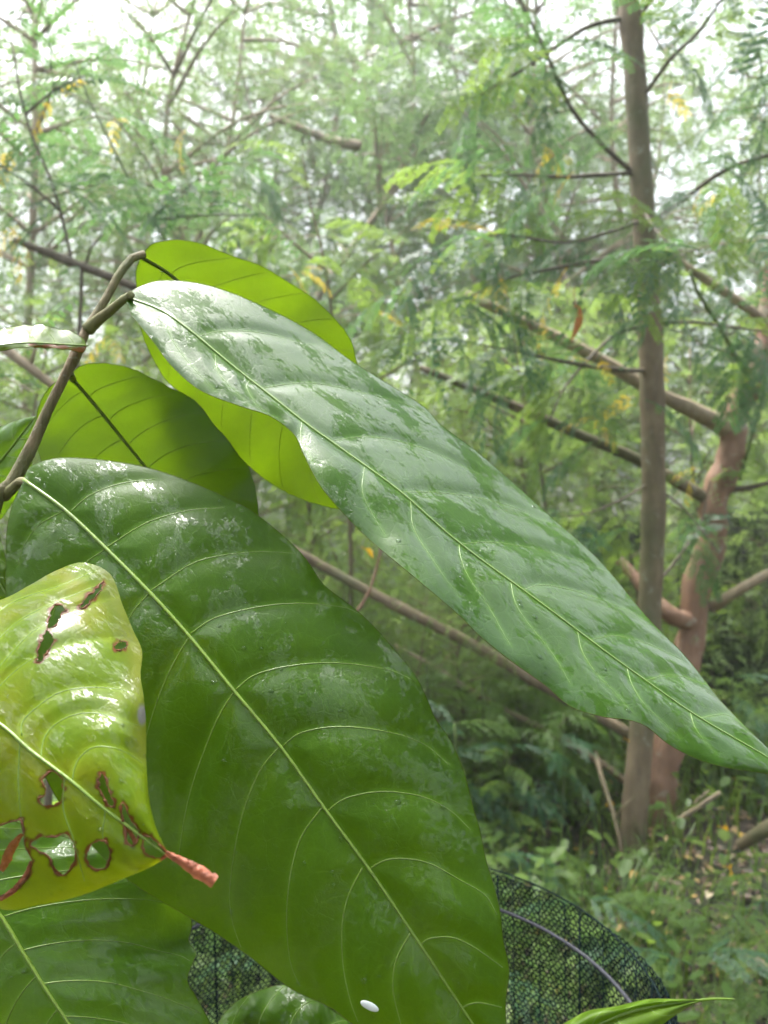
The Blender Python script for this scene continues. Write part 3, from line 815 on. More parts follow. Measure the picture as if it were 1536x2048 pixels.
# single yellow leaves one can point at
M_YLEAF = flat_mat('yellow_leaf', (.62, .36, .012), .5, .35, .25, 60, (.7, .4, .02))
for x, y, dd, lab, L in [(1130, 1972, 1.95, 'bright yellow fallen leaf seen through the dark net', .055), (1240, 1598, 2.9, 'orange-yellow leaf hanging on the broken stick', .07), (1462, 1655, 2.7, 'yellow leaf above the litter at the right', .06),
                          (1480, 1735, 2.4, 'yellow withered sprig among the right-hand seedlings', .07), (745, 1098, 2.55, 'small yellow leaf on the reddish twig', .045), (1268, 1480, 2.8, 'small yellow leaf stuck to the slender trunk near its foot', .045)]:
    p = at(x, y, dd)
    t = thing('yellow_leaf', lab, 'yellow leaf', p, 'single yellow leaves')
    o = part('blade', curled_leaf(L, L * .32, .9, int(x)), M_YLEAF, t); o.rotation_euler = (R(60), R(35), R(int(x) % 90)); o.location = (-L / 2, 0, 0)
    g = Geo(); g.tube(np.array([[-L / 2, 0, 0], [-L * .8, 0, .006]]), .001, 5); part('stalk', g, M_YLEAF, t)

# ------------------------------------------------------------------ net tree guard
M_NET = flat_mat('net_plastic', (.004, .010, .010), .8, .06, .3, 200)
M_HOOP = flat_mat('hoop_cable', (.028, .030, .036), .6, .2, .25, 200)
GR, GH, GN, GM = .284, .85, 520, 170
th = np.arange(GN) / GN * 2 * math.pi
I, J = np.meshgrid(np.arange(GN), np.arange(GM), indexing='ij')
zz = J / (GM - 1) * GH + np.where((I + J) % 2 == 0, .0011, -.0011)
zz = zz + rng.normal(0, .0009, zz.shape)
tt = th[I] + rng.normal(0, .0030, zz.shape)
rr = GR + .006 * np.sin(3 * tt + 1.3) + .004 * np.sin(5 * tt + zz * 9) + .003 * np.sin(zz * 16 + tt * 2)
NP = np.stack([rr * np.cos(tt), rr * np.sin(tt), zz], -1)
idx = lambda i, j: (i % GN) * GM + j
e1 = np.stack([idx(I, J), idx(I + 1, J)], -1).reshape(-1, 2)
msk = ((I + J) % 2 == 0) & (J < GM - 1)
e2 = np.stack([idx(I, J)[msk], idx(I, J)[msk] + 1], -1)
E = np.vstack([e1, e2])
flat = NP.reshape(-1, 3)
A, B = flat[E[:, 0]], flat[E[:, 1]]
dv = B - A; dv /= np.linalg.norm(dv, axis=1)[:, None] + 1e-9
rad_ = A * [1, 1, 0]; rad_ /= np.linalg.norm(rad_, axis=1)[:, None]
sd = np.cross(dv, rad_)
w = .0009
ring = [sd * w, -sd * w * .5 + rad_ * w * .8, -sd * w * .5 - rad_ * w * .8]
V = np.stack([A + q for q in ring] + [B + q for q in ring], 1)
F = np.array([[0, 1, 4, 3], [1, 2, 5, 4], [2, 0, 3, 5]])
gnet = Geo(); gnet.add(V.reshape(-1, 3), (np.arange(len(E))[:, None, None] * 6 + F[None]).reshape(-1, 4))
me_net = gnet.mesh('netting', M_NET, False)
def ring_geo(r, z, rad, n=96, wob=.004):
    a = np.linspace(0, 2 * math.pi, n + 1)
    q = r + wob * np.sin(3 * a + 1.3)
    g = Geo(); g.tube(np.stack([q * np.cos(a), q * np.sin(a), z + .004 * np.sin(2 * a)], -1), rad, 8, False)
    return g
me_parts = [('hoop', ring_geo(GR - .006, GH - .045, .0022).mesh('hoop', M_HOOP)), ('rim', ring_geo(GR, GH, .0010).mesh('rim', M_NET))]
for z in (.62, .42, .2):
    me_parts.append(('wire', ring_geo(GR - .004, z, .0014).mesh('wire', M_NET)))
for k in range(56):
    a = k / 56 * 2 * math.pi + .02 * math.sin(k * 2.1)
    q = GR - .003 + .006 * math.sin(3 * a + 1.3)
    g = Geo()
    g.tube(np.array([[q * math.cos(a), q * math.sin(a), 0], [q * math.cos(a + .02), q * math.sin(a + .02), .4], [q * math.cos(a + .05), q * math.sin(a + .05), GH]]), .0007 if k % 4 else .0013, 5)
    me_parts.append(('wire', g.mesh('wire', M_NET)))
for (x, y, sc, szz, lab) in [(-.025, .728, 1, 1, 'dark green net tree guard with a grey hoop below the big leaf'), (2.02, 4.3, 1.35, 1.3, 'dark net guard standing in the shrubs at the right edge'), (1.28, 4.9, 1.1, 1.2, 'dark net guard half hidden behind the slender trunk')]:
    t = thing('net_tree_guard', lab, 'tree guard', (x, y, float(ground_z(np.array(x), np.array(y)))), 'net tree guards')
    t.location.z = 0
    t.scale = (sc, sc, szz)
    tag(link('netting', me_net, t), kind='stuff')
    for nm, me in me_parts:
        link(nm, me, t)

# ------------------------------------------------------------------ the big-leaved plant
M_A = big_leaf_mat('leaf_deep_green', (.027, .082, .002), (.050, .120, .002), (.22, .37, .001), .42, .9, 95, .40, (1, 1), None, .590, .4)
M_B = big_leaf_mat('leaf_wet_green', (.024, .076, .006), (.042, .105, .007), (.16, .32, .004), .32, 1.0, 90, .42, (.8, 1.35), None, .525, .45)
M_C = big_leaf_mat('leaf_thin_lime', (.05, .10, .004), (.07, .12, .005), (.20, .34, .004), .62, .3, 95, .4)
M_D = big_leaf_mat('leaf_thin_green', (.035, .09, .004), (.05, .11, .005), (.20, .34, .004), .60, .3, 95, .4)
M_G = big_leaf_mat('leaf_yellowing', (.085, .165, .003), (.13, .20, .004), (.52, .58, .003), .52, .75, 80, .44, (.6, 1.7), (.20, .20, .005), .578, .5, .10)
M_H = big_leaf_mat('leaf_mid_green', (.035, .10, .005), (.060, .14, .008), (.22, .40, .004), .38, .9, 80, .38, (1, 1), None, .54)
M_J = big_leaf_mat('leaf_plain_lime', (.060, .125, .006), (.085, .16, .008), (.30, .46, .004), .5, .4, 95, .4, (1, 1), None, .58)
M_E = big_leaf_mat('leaf_pale', (.10, .16, .045), (.16, .22, .07), (.30, .40, .03), .35, 1.0, 80, .35, (1, 1), None, .50)
M_RIB = flat_mat('leaf_rib', (.125, .20, .025), .32, .5, .2, 300)
M_RIB_PALE = flat_mat('leaf_rib_pale', (.16, .25, .06), .3, .5, .15, 300)
M_RIB_DARK = flat_mat('leaf_rib_thin', (.07, .11, .010), .5, .3, .2, 300, (.14, .19, .005))
M_STEM = bark_mat('young_stem', (.10, .075, .038), (.22, .165, .09), 170, 1.0, (.08, .10, .03))
M_PETIOLE = bark_mat('leaf_stalk', (.12, .10, .045), (.20, .17, .075), 120, .5, (.08, .12, .03))
M_WATER = None
s_ = N('water')
M_WATER = s_.out(s_.node('ShaderNodeMixShader', {0: s_.node('ShaderNodeFresnel', {'IOR': 1.33}).outputs[0], 1: s_.node('ShaderNodeBsdfTransparent', {'Color': (.93, .97, .93, 1)}).outputs[0], 2: s_.node('ShaderNodeBsdfGlossy', {'Roughness': .03}).outputs[0]}).outputs[0])

PB = np.array([-.44, .56, 0.0])
plant = thing('broad_leaved_plant', 'plant with huge wet glossy ribbed leaves on a slanting brown stem, filling the foreground', 'plant', PB)

def in_poly(px, poly):
    x, y = px[:, 0], px[:, 1]
    ins = np.zeros(len(px), bool)
    p = np.array(poly, float)
    for (x0, y0), (x1, y1) in zip(p, np.roll(p, -1, 0)):
        c = ((y0 > y) != (y1 > y))
        with np.errstate(divide='ignore', invalid='ignore'):
            xi = (x1 - x0) * (y - y0) / (y1 - y0 + 1e-12) + x0
        ins ^= c & (x < xi)
    return ins

def poly_dist(px, poly, closed=True):
    p = np.array(poly, float)
    q = np.roll(p, -1, 0) if closed else p[1:]
    best = np.full(len(px), 1e9)
    for a, b in zip(p if closed else p[:-1], q):
        ab = b - a
        t = np.clip(((px - a) @ ab) / (ab @ ab + 1e-9), 0, 1)
        best = np.minimum(best, np.linalg.norm(px - (a + t[:, None] * ab), axis=1))
    return best

def big_leaf(label, mid, left, right, mat, tilt_l, tilt_r, veins=(), auto=0, nu=170, nv=40, quilt=.0016, qs=.007, wave=.004, camber=.004, rib=(.0016, .0005), vr=.00042,
             holes=(), stains_glints=(), drops=0, seed=0, ribmat=None, flip=1, rough_edge=0.0, curl=0.0, name='leaf'):
    """mid: (x, y, depth) along the midrib from the stalk; left and right: the outline from the same base to the same tip.
    tilt_l / tilt_r: how far each half slopes away from (+) or towards (-) the camera."""
    r = np.random.default_rng(seed)
    M = smooth_path(mid, nu)
    side = []
    for e, tl in ((left, tilt_l), (right, tilt_r)):
        E = smooth_path([m[:2] for m in [mid[0]]] + list(e) + [mid[-1][:2]], nu)
        if rough_edge:
            nz = np.convolve(r.normal(0, 1, nu + 9), np.ones(5) / 5, 'same')[4:4 + nu + 1]
            nrm = np.gradient(E, axis=0)[:, ::-1] * [1, -1]; nrm /= np.linalg.norm(nrm, axis=1)[:, None] + 1e-9
            E = E + nrm * nz[:, None] * rough_edge
        side.append((E, tl))
    u = np.linspace(0, 1, nu + 1)
    vv = np.linspace(-1, 1, 2 * nv + 1)
    P = np.zeros((nu + 1, 2 * nv + 1, 3))
    ph = r.random(4) * 6.28
    for j, v in enumerate(vv):
        E, tl = side[0] if v < 0 else side[1]
        a = abs(v)
        px = M[:, :2] * (1 - a) + E * a
        w = np.linalg.norm(E - M[:, :2], axis=1) / FPX * M[:, 2]
        tlu = tl if np.ndim(tl) == 0 else np.interp(u, np.linspace(0, 1, len(tl)), tl)
        dep = M[:, 2] + tlu * w * a + curl * w * a ** 3
        dep = dep - camber * np.sin(math.pi * a) * np.sin(math.pi * u) ** .5
        dep = dep + wave * a ** 2 * np.sin(math.pi * u) * (np.sin(u * 23 + ph[0 if v < 0 else 1]) + .6 * np.sin(u * 41 + ph[2 if v < 0 else 3]))
        P[:, j] = at(px[:, 0], px[:, 1], dep)
    nJ = 2 * nv + 1
    flat = P.reshape(-1, 3)
    i, j = np.meshgrid(np.arange(nu), np.arange(2 * nv), indexing='ij')
    F = np.stack([i * nJ + j, (i + 1) * nJ + j, (i + 1) * nJ + j + 1, i * nJ + j + 1], -1).reshape(-1, 4)
    # which way the faces look
    du = np.gradient(P, axis=0); dw = np.gradient(P, axis=1)
    nrm = np.cross(du, dw); ln = np.linalg.norm(nrm, axis=2)
    nrm = nrm / (ln[..., None] + 1e-12)
    s0 = np.sign(np.nanmean((nrm * (CP - P)).sum(-1)))
    if s0 < 0:
        F = F[:, ::-1]; nrm = -nrm
    nrm[0] = nrm[1]; nrm[-1] = nrm[-2]
    # veins: traced ones are laid on the surface, others follow the leaf's own pattern
    bvh = BVHTree.FromPolygons([tuple(p) for p in flat], [tuple(f) for f in F])
    lines = []
    for tr in veins:
        q = smooth_path(tr, 36)
        pts = []
        for x, y in q:
            d = at(x, y, 1.0) - CP
            h = bvh.ray_cast(Vector(CP), Vector(d).normalized())
            if h[0] is not None:
                pts.append(np.array(h[0]))
        if len(pts) > 6:
            lines.append(np.array(pts))
    for k in range(auto):
        for sg in (-1, 1):
            u0 = .07 + .86 * (k + .25 * (sg > 0)) / auto
            t = np.linspace(0, .97, 30)
            uu = np.clip(u0 + (.10 + .05 * (1 - u0)) * t ** 1.7, 0, .995)
            jj_ = (sg * t + 1) * nv
            i0 = np.clip((uu * nu).astype(int), 0, nu - 1); j0 = np.clip(jj_.astype(int), 0, 2 * nv - 1)
            fu = (uu * nu - i0)[:, None]; fv = (jj_ - j0)[:, None]
            lines.append((P[i0, j0] * (1 - fu) + P[i0 + 1, j0] * fu) * (1 - fv) + (P[i0, j0 + 1] * (1 - fu) + P[i0 + 1, j0 + 1] * fu) * fv)
    allv = np.vstack(lines + [P[:, nv]]) if lines else P[:, nv]
    D = np.full(len(flat), 1e9)
    for c in range(0, len(allv), 200):
        D = np.minimum(D, np.sqrt(((flat[:, None] - allv[None, c:c + 200]) ** 2).sum(-1)).min(1))
    Dm = D.reshape(nu + 1, nJ)
    edge = (1 - np.abs(vv)[None] ** 6) * np.clip(np.minimum(u, 1 - u)[:, None] / .05, 0, 1)
    H = flip * quilt * (1 - np.exp(-(Dm / qs) ** 2)) * edge
    lump = sum(np.sin(flat @ r.normal(0, 60, 3) + r.random() * 6.28) for _ in range(5)).reshape(Dm.shape) * .00022
    Q = P + nrm * (H + lump * edge)[..., None]
    flatq = Q.reshape(-1, 3)
    pxq = topx(flatq)
    keep = np.ones(len(F), bool)
    fc = pxq[F].mean(1)
    for h in holes:
        keep &= ~in_poly(fc, h)
    used = np.zeros(len(flatq), bool); used[F[keep].ravel()] = True
    g = Geo(); g.add(flatq, F[keep])
    me = g.mesh('leaf', mat)
    # drop loose vertices left by the holes
    if not used.all():
        import bmesh
        bm = bmesh.new(); bm.from_mesh(me)
        bm.verts.ensure_lookup_table()
        bmesh.ops.delete(bm, geom=[bm.verts[k] for k in np.where(~used)[0]], context='VERTS')
        bm.to_mesh(me); bm.free()
    sel = np.where(used)[0]
    a1 = me.attributes.new('vein', 'FLOAT', 'POINT'); a1.data.foreach_set('value', np.exp(-(D[sel] / .0016) ** 2).astype(np.float32))
    col = np.zeros((len(flatq), 4))
    for fn in stains_glints:
        c, a = fn(pxq, r, u, vv)
        a = np.clip(a, 0, 1)[:, None]
        col[:, :3] = col[:, :3] * (1 - a) + np.array(c) * a
        col[:, 3:] = np.maximum(col[:, 3:], a)
    al = col[:, 3:].copy(); al[al == 0] = 1
    a2 = me.attributes.new('stain_glint', 'FLOAT_COLOR', 'POINT'); a2.data.foreach_set('color', col[sel].astype(np.float32).ravel())
    # texture coordinates in metres along and across the blade
    su = np.concatenate([[0], np.cumsum(np.linalg.norm(np.diff(P[:, nv], axis=0), axis=1))])
    wv = np.cumsum(np.linalg.norm(np.diff(P, axis=1), axis=2), axis=1); wv = np.concatenate([np.zeros((nu + 1, 1)), wv], 1); wv -= wv[:, nv:nv + 1]
    uvp = np.stack([np.repeat(su[:, None], nJ, 1) + seed * .37, wv + seed * .21], -1).reshape(-1, 2)[sel]
    uvl = me.uv_layers.new(name='metres')
    li = np.zeros(len(me.loops), np.int32); me.loops.foreach_get('vertex_index', li)
    uvl.data.foreach_set('uv', uvp[li].astype(np.float32).ravel())
    me.transform(Matrix.Translation(-Vector(PB)))
    lo = link(name, me, plant)
    lo['label'] = label
    rm = ribmat or M_RIB
    off = nrm[:, nv] * (rib[0] * .25)
    gm = Geo(); gm.tube(Q[:, nv][::3] + off[::3], np.linspace(rib[0], rib[1], len(Q[::3])), 8)
    part('midrib', gm, rm, lo, PB)
    bq = BVHTree.FromPolygons([tuple(p) for p in flatq], [tuple(f) for f in F[keep]])
    for L in lines:
        L2 = []
        for p in L:
            h = bq.find_nearest(Vector(p))
            if h[0] is not None and h[3] < .006:
                if holes and any(in_poly(topx(np.array([p])), hh)[0] for hh in holes):
                    if len(L2) > 5: break
                    L2 = []; continue
                L2.append(np.array(h[0]))
        if len(L2) > 5:
            gv = Geo(); L2 = np.array(L2)
            L2[1:-1] = (L2[:-2] + 2 * L2[1:-1] + L2[2:]) / 4
            gv.tube(L2, np.linspace(vr, vr * .45, len(L2)), 5)
            part('vein', gv, rm, lo, PB)
    for jx in (0, nJ - 1):
        ge = Geo(); ge.tube(Q[2:-1:2, jx], .00022, 5, False)
        if not holes:
            part('margin', ge, M_RIB_DARK, lo, PB)
    if drops:
        gd = Geo()
        for _ in range(drops):
            a, b = r.integers(int(.06 * nu), int(.94 * nu)), r.integers(3, nJ - 3)
            c = Q[a, b]; n = nrm[a, b]
            s = .0004 + .0011 * r.random() ** 4
            f = frame_of(np.cross(n, [.3, .2, .9]) + 1e-4, n)
            la = np.linspace(0, math.pi / 2, 4)[:, None]; lo_ = np.linspace(0, 6.283, 8, endpoint=False)[None]
            pts = np.stack([np.cos(la) * np.cos(lo_) * s * 1.2, np.cos(la) * np.sin(lo_) * s, np.sin(la) * s * .6 + 0 * lo_], -1).reshape(-1, 3)
            pts = pts @ f.T + c - n * s * .08
            ii_, kk = np.meshgrid(np.arange(3), np.arange(8), indexing='ij')
            gd.add(pts, np.stack([ii_ * 8 + kk, ii_ * 8 + (kk + 1) % 8, (ii_ + 1) * 8 + (kk + 1) % 8, (ii_ + 1) * 8 + kk], -1).reshape(-1, 4))
        tag(part('water_drops', gd, M_WATER, lo, PB), kind='stuff')
    return lo, P, Q, nrm

# stem and leaf stalks
ST = [(288, 508, .56), (270, 512, .555), (252, 530, .55), (236, 552, .545), (215, 592, .54), (195, 625, .535), (172, 660, .53), (156, 700, .525), (130, 752, .52), (95, 822, .515), (60, 900, .51), (20, 972, .505), (-20, 1040, .50)]
sp_ = np.vstack([ats(ST), [[-.285, .50, 1.16], [-.36, .52, .75], [-.42, .55, .35], [-.44, .56, -.03]]])
path = smooth_path(sp_, 150)
rad = np.interp(np.linspace(0, 1, 151), [0, .06, .12, .2, .28, 1], [.0026, .0030, .0042, .0047, .0052, .011])
for k in (9, 20, 31, 40):
    rad[k - 1:k + 2] *= [1.08, 1.2, 1.08]
rad = rad * (1 + .5 * np.convolve(rng.normal(0, .09, 151), np.ones(3) / 3, 'same') + .05 * np.sin(np.arange(151) * .9))
g = Geo(); g.tube(path, rad, 12)
part('stem', g, M_STEM, plant, PB)
for px, rr_ in [([(174, 660, .53), (196, 640, .528), (222, 620, .522), (246, 600, .515), (262, 590, .505)], [.0046, .0034, .0028, .0026]),
                ([(8, 992, .505), (24, 978, .50), (40, 964, .495), (56, 964, .488)], [.0040, .0030, .0026]),
                ([(135, 745, .52), (140, 748, .545), (146, 758, .565)], [.0036, .0028, .0024]),
                ([(160, 690, .525), (165, 690, .52), (150, 686, .51)], [.003, .0022, .002])]:
    g = Geo(); g.tube(smooth_path(ats(px), 20), rr_, 9); part('leaf_stalk', g, M_PETIOLE, plant, PB)

# leaf C: thin lime leaf behind, seen against the light
big_leaf('thin yellow-green leaf glowing against the light behind the long glossy leaf',
    [(282, 514, .562), (345, 553, .567), (440, 640, .575), (540, 740, .582), (640, 835, .582), (740, 930, .575), (850, 1020, .562)],
    [(272, 540), (274, 585), (276, 640), (298, 700), (330, 758), (378, 800), (430, 868), (472, 908), (512, 945), (560, 978), (620, 1004), (684, 1019), (770, 1030)],
    [(300, 490), (340, 480), (400, 486), (460, 510), (520, 530), (580, 566), (632, 600), (672, 640), (702, 682), (720, 740), (770, 830), (830, 930)],
    M_C, .1, -.25, auto=9, wave=.0015, camber=.001, quilt=.0004, seed=1, ribmat=M_RIB_DARK, flip=-1, vr=.0002, rib=(.0013, .0005), rough_edge=1.6)
# leaf D: behind the stem
big_leaf('lime green backlit leaf behind the brown stem',
    [(142, 754, .563), (200, 822, .567), (290, 932, .567), (370, 1030, .562), (450, 1110, .552), (520, 1180, .54)],
    [(110, 765), (82, 800), (72, 850), (76, 900), (95, 945), (140, 1000), (220, 1080), (330, 1150), (430, 1190)],
    [(160, 732), (212, 726), (270, 740), (330, 770), (388, 800), (432, 852), (472, 902), (500, 942), (512, 990), (520, 1060)],
    M_D, .1, -.2, auto=8, wave=.002, camber=.001, quilt=.0004, seed=2, ribmat=M_RIB_DARK, flip=-1, vr=.0002, rib=(.0013, .0005), rough_edge=1.4)
# leaf F: pale one at the left edge
big_leaf('pale green leaf at the left edge behind the stem',
    [(-150, 1090, .62), (-80, 1020, .62), (0, 925, .61), (72, 832, .60)],
    [(-170, 1000), (-110, 920), (-30, 870), (30, 842)], [(-80, 1100), (0, 1040), (55, 950), (72, 880)], M_H, .4, .2, auto=7, seed=3, nu=90, nv=26)
big_leaf('bright green leaf tip at the left edge below the deep green leaf',
    [(-160, 1010, .56), (-90, 1060, .55), (-30, 1120, .54), (18, 1195, .53)],
    [(-150, 1110), (-90, 1180), (-30, 1220)], [(-100, 1000), (-20, 1040), (10, 1110)], M_D, .2, .3, auto=6, seed=13, nu=70, nv=20)
# leaf E: small chewed one seen nearly edge-on
def brown_edge(ptl, w, colr=(.20, .075, .022), jag=6):
    def fn(px, r, u, vv):
        d = poly_dist(px, ptl, False)
        k = np.sin(px[:, 0] * .21) + np.sin(px[:, 1] * .17 + px[:, 0] * .09)
        return colr, 1 - np.clip((d - w - jag * .3 * k) / 4, 0, 1)
    return fn
big_leaf('small pale leaf with browned ragged edge, seen nearly edge-on at the left',
    [(176, 692, .515), (130, 690, .50), (60, 686, .48), (0, 690, .47), (-90, 702, .46)],
    [(166, 705), (140, 701), (100, 697), (50, 695), (0, 701), (-50, 710)], [(160, 672), (120, 656), (60, 650), (0, 658), (-60, 672)],
    M_E, .0, 1.3, auto=6, quilt=.0003, camber=.0005, seed=4, nu=90, nv=20, wave=.002, stains_glints=[brown_edge([(175, 690), (165, 702), (140, 696), (100, 692), (60, 691)], 3)], rough_edge=2.5, rib=(.0005, .0003), vr=.0002)
# leaf A: the big deep green one in front
A_V = [[(140, 1024), (180, 990), (240, 967), (310, 958)], [(213, 1094), (291, 1046), (375, 1022), (450, 1016)], [(300, 1183), (380, 1130), (440, 1112), (520, 1104), (592, 1107)],
       [(380, 1268), (430, 1235), (520, 1213), (600, 1207), (690, 1215), (722, 1230)], [(470, 1382), (510, 1350), (590, 1330), (680, 1325), (780, 1340), (832, 1364)],
       [(565, 1494), (600, 1466), (680, 1453), (780, 1465), (850, 1490), (900, 1532)], [(655, 1622), (690, 1597), (760, 1583), (840, 1592), (900, 1620), (942, 1660)],
       [(738, 1738), (770, 1720), (810, 1717), (860, 1727), (920, 1760), (970, 1790), (994, 1830)], [(842, 1888), (860, 1876), (905, 1874), (950, 1895), (1004, 1934)], [(922, 2014), (955, 2004), (1002, 2014)],
       [(128, 1022), (80, 1050), (50, 1090), (36, 1130)], [(210, 1098), (165, 1130), (125, 1180), (100, 1240)], [(298, 1188), (268, 1222), (235, 1280), (205, 1350)], [(376, 1276), (345, 1330), (315, 1400), (290, 1480), (270, 1560)],
       [(468, 1385), (440, 1430), (410, 1500), (385, 1570), (368, 1640), (358, 1710)], [(558, 1494), (520, 1540), (490, 1610), (470, 1690), (458, 1790), (466, 1850), (482, 1894)],
       [(645, 1614), (604, 1670), (582, 1740), (573, 1830), (580, 1920), (600, 1972)], [(725, 1735), (697, 1790), (684, 1850), (686, 1930), (700, 2000), (716, 2044)], [(820, 1866), (792, 1920), (786, 1980), (802, 2050)]]
def white_speck(px, r, u, vv):
    q = (px - [738, 2010]) @ np.array([[.94, -.34], [.34, .94]])
    return (.75, .78, .8), np.where((q[:, 0] / 19) ** 2 + (q[:, 1] / 8) ** 2 < 1, 1, 0)
leafA, PA, QA, NA = big_leaf('huge deep green wet leaf with pale arching veins, front and centre',
    [(48, 960, .485), (130, 1020, .470), (215, 1100, .455), (300, 1185, .442), (378, 1272, .43), (470, 1383, .417), (560, 1492, .406), (650, 1618, .396), (740, 1740, .388), (840, 1888, .38), (950, 2054, .375), (1010, 2150, .37)],
    [(25, 1010), (14, 1060), (12, 1110), (12, 1200), (20, 1300), (40, 1420), (84, 1540), (150, 1650), (250, 1755), (378, 1834), (430, 1865), (498, 1912), (550, 1954), (592, 1983), (665, 2017), (700, 2044), (790, 2100), (900, 2140)],
    [(62, 932), (110, 917), (170, 917), (240, 925), (300, 937), (370, 960), (440, 990), (500, 1020), (560, 1066), (600, 1104), (622, 1132), (648, 1170), (700, 1210), (740, 1245), (790, 1300), (830, 1350), (855, 1400), (872, 1440), (902, 1482),
     (930, 1550), (945, 1610), (960, 1660), (972, 1720), (990, 1780), (1001, 1830), (1006, 1880), (1018, 1940), (1011, 2000), (1012, 2048), (1016, 2100)],
    M_A, [.2, .15, .1, 0], [.75, .45, .2, .1], veins=A_V, nu=230, nv=60, quilt=.0022, qs=.0075, wave=.0035, camber=.006, rib=(.0012, .0006), vr=.00040, drops=160, seed=5)
# the white speck on it
h = at(738, 2010, .389)
k = np.argmin(((topx(QA.reshape(-1, 3)) - [738, 2010]) ** 2).sum(-1))
c0, n0 = QA.reshape(-1, 3)[k], NA.reshape(-1, 3)[k]
f = frame_of(at(756, 2019, .385) - at(720, 2001, .385), n0)
a_ = np.linspace(0, math.pi, 9)[:, None]; b_ = np.linspace(0, 6.283, 12, endpoint=False)[None]
pts = np.stack([np.cos(a_) * .0048 + 0 * b_, np.sin(a_) * np.cos(b_) * .0021, np.sin(a_) * np.sin(b_) * .0008], -1).reshape(-1, 3) @ f.T + c0 + n0 * .0006
i2, j2 = np.meshgrid(np.arange(8), np.arange(12), indexing='ij')
g = Geo(); g.add(pts, np.stack([i2 * 12 + j2, i2 * 12 + (j2 + 1) % 12, (i2 + 1) * 12 + (j2 + 1) % 12, (i2 + 1) * 12 + j2], -1).reshape(-1, 4))
part('white_speck', g, flat_mat('speck', (.62, .66, .66), .5, .3, .1), leafA, PB)
# leaf H: lower left
big_leaf('glossy mid green leaf at the bottom left corner',
    [(-190, 1600, .44), (-90, 1720, .432), (0, 1830, .425), (50, 1910, .42), (100, 1990, .415), (160, 2080, .41), (230, 2190, .40)],
    [(-230, 1700), (-230, 1820), (-180, 1950), (-100, 2060), (0, 2140), (120, 2190)],
    [(-100, 1600), (20, 1640), (150, 1680), (260, 1715), (330, 1752), (368, 1790), (384, 1845), (376, 1882), (394, 1905), (382, 1932), (375, 1962), (392, 1994), (420, 2044), (424, 2080), (380, 2140)],
    M_H, .2, [.5, .4, .3], auto=8, seed=6, quilt=.0016, wave=.004, drops=50, rough_edge=1.5)
# leaf I: bottom centre
big_leaf('leaf showing its rounded top edge at the bottom centre below the deep green leaf',
    [(420, 2090, .47), (500, 2060, .465), (580, 2070, .46), (680, 2110, .45), (800, 2190, .44)],
    [(440, 2140), (520, 2190), (640, 2220)], [(440, 2040), (470, 2006), (510, 1985), (560, 1970), (604, 1976), (650, 2010), (700, 2046), (760, 2110)],
    M_A, .1, .7, auto=6, seed=7, nu=90, nv=30, quilt=.0014)
# leaf J: bottom right with its drip tip
big_leaf('light green folded leaf with a long thin drip tip at the bottom right',
    [(1010, 2150, .50), (1080, 2110, .505), (1170, 2062, .51), (1240, 2030, .515), (1310, 2012, .52), (1385, 2002, .525), (1430, 1998, .527), (1478, 1999, .528)],
    [(1080, 2170), (1180, 2150), (1270, 2095), (1335, 2042), (1390, 2007), (1435, 2000)],
    [(1060, 2090), (1130, 2046), (1175, 2022), (1225, 2014), (1260, 2006), (1300, 1998), (1345, 1998), (1390, 1999), (1434, 1997)],
    M_J, -.5, .5, auto=6, seed=8, nu=110, nv=26, quilt=.0005, wave=.001, ribmat=M_RIB, vr=.00025, rib=(.0014, .0005))
# leaf B: the long glossy one
B_V = [[(396, 674), (440, 664), (521, 666), (625, 690)], [(521, 776), (599, 765), (677, 775), (797, 804), (850, 825)], [(661, 882), (729, 874), (797, 882), (870, 905), (960, 950)], [(797, 986), (870, 985), (960, 996), (1030, 1015), (1120, 1055)],
       [(921, 1087), (983, 1085), (1066, 1097), (1148, 1120), (1215, 1142)], [(1045, 1180), (1086, 1170), (1169, 1188), (1252, 1219), (1290, 1238)], [(1182, 1280), (1231, 1271), (1293, 1286), (1362, 1318)], [(1292, 1360), (1347, 1350), (1418, 1370)], [(1400, 1436), (1450, 1430), (1490, 1450)],
       [(330, 634), (345, 680), (390, 740), (430, 780)], [(430, 708), (440, 750), (500, 810)], [(500, 758), (494, 776), (520, 815), (560, 838)], [(604, 842), (602, 880), (625, 925)], [(728, 936), (723, 973), (732, 1005), (770, 1070)], [(820, 1004), (830, 1060), (880, 1140), (920, 1190)], [(919, 1089), (923, 1116), (937, 1153), (980, 1215), (1020, 1290)],
       [(1022, 1164), (1028, 1199), (1049, 1236), (1100, 1300), (1140, 1370)], [(1155, 1262), (1165, 1302), (1190, 1344), (1231, 1389), (1268, 1430)], [(1254, 1332), (1264, 1369), (1285, 1406), (1314, 1434), (1360, 1475)], [(1380, 1424), (1392, 1460), (1430, 1505)]]
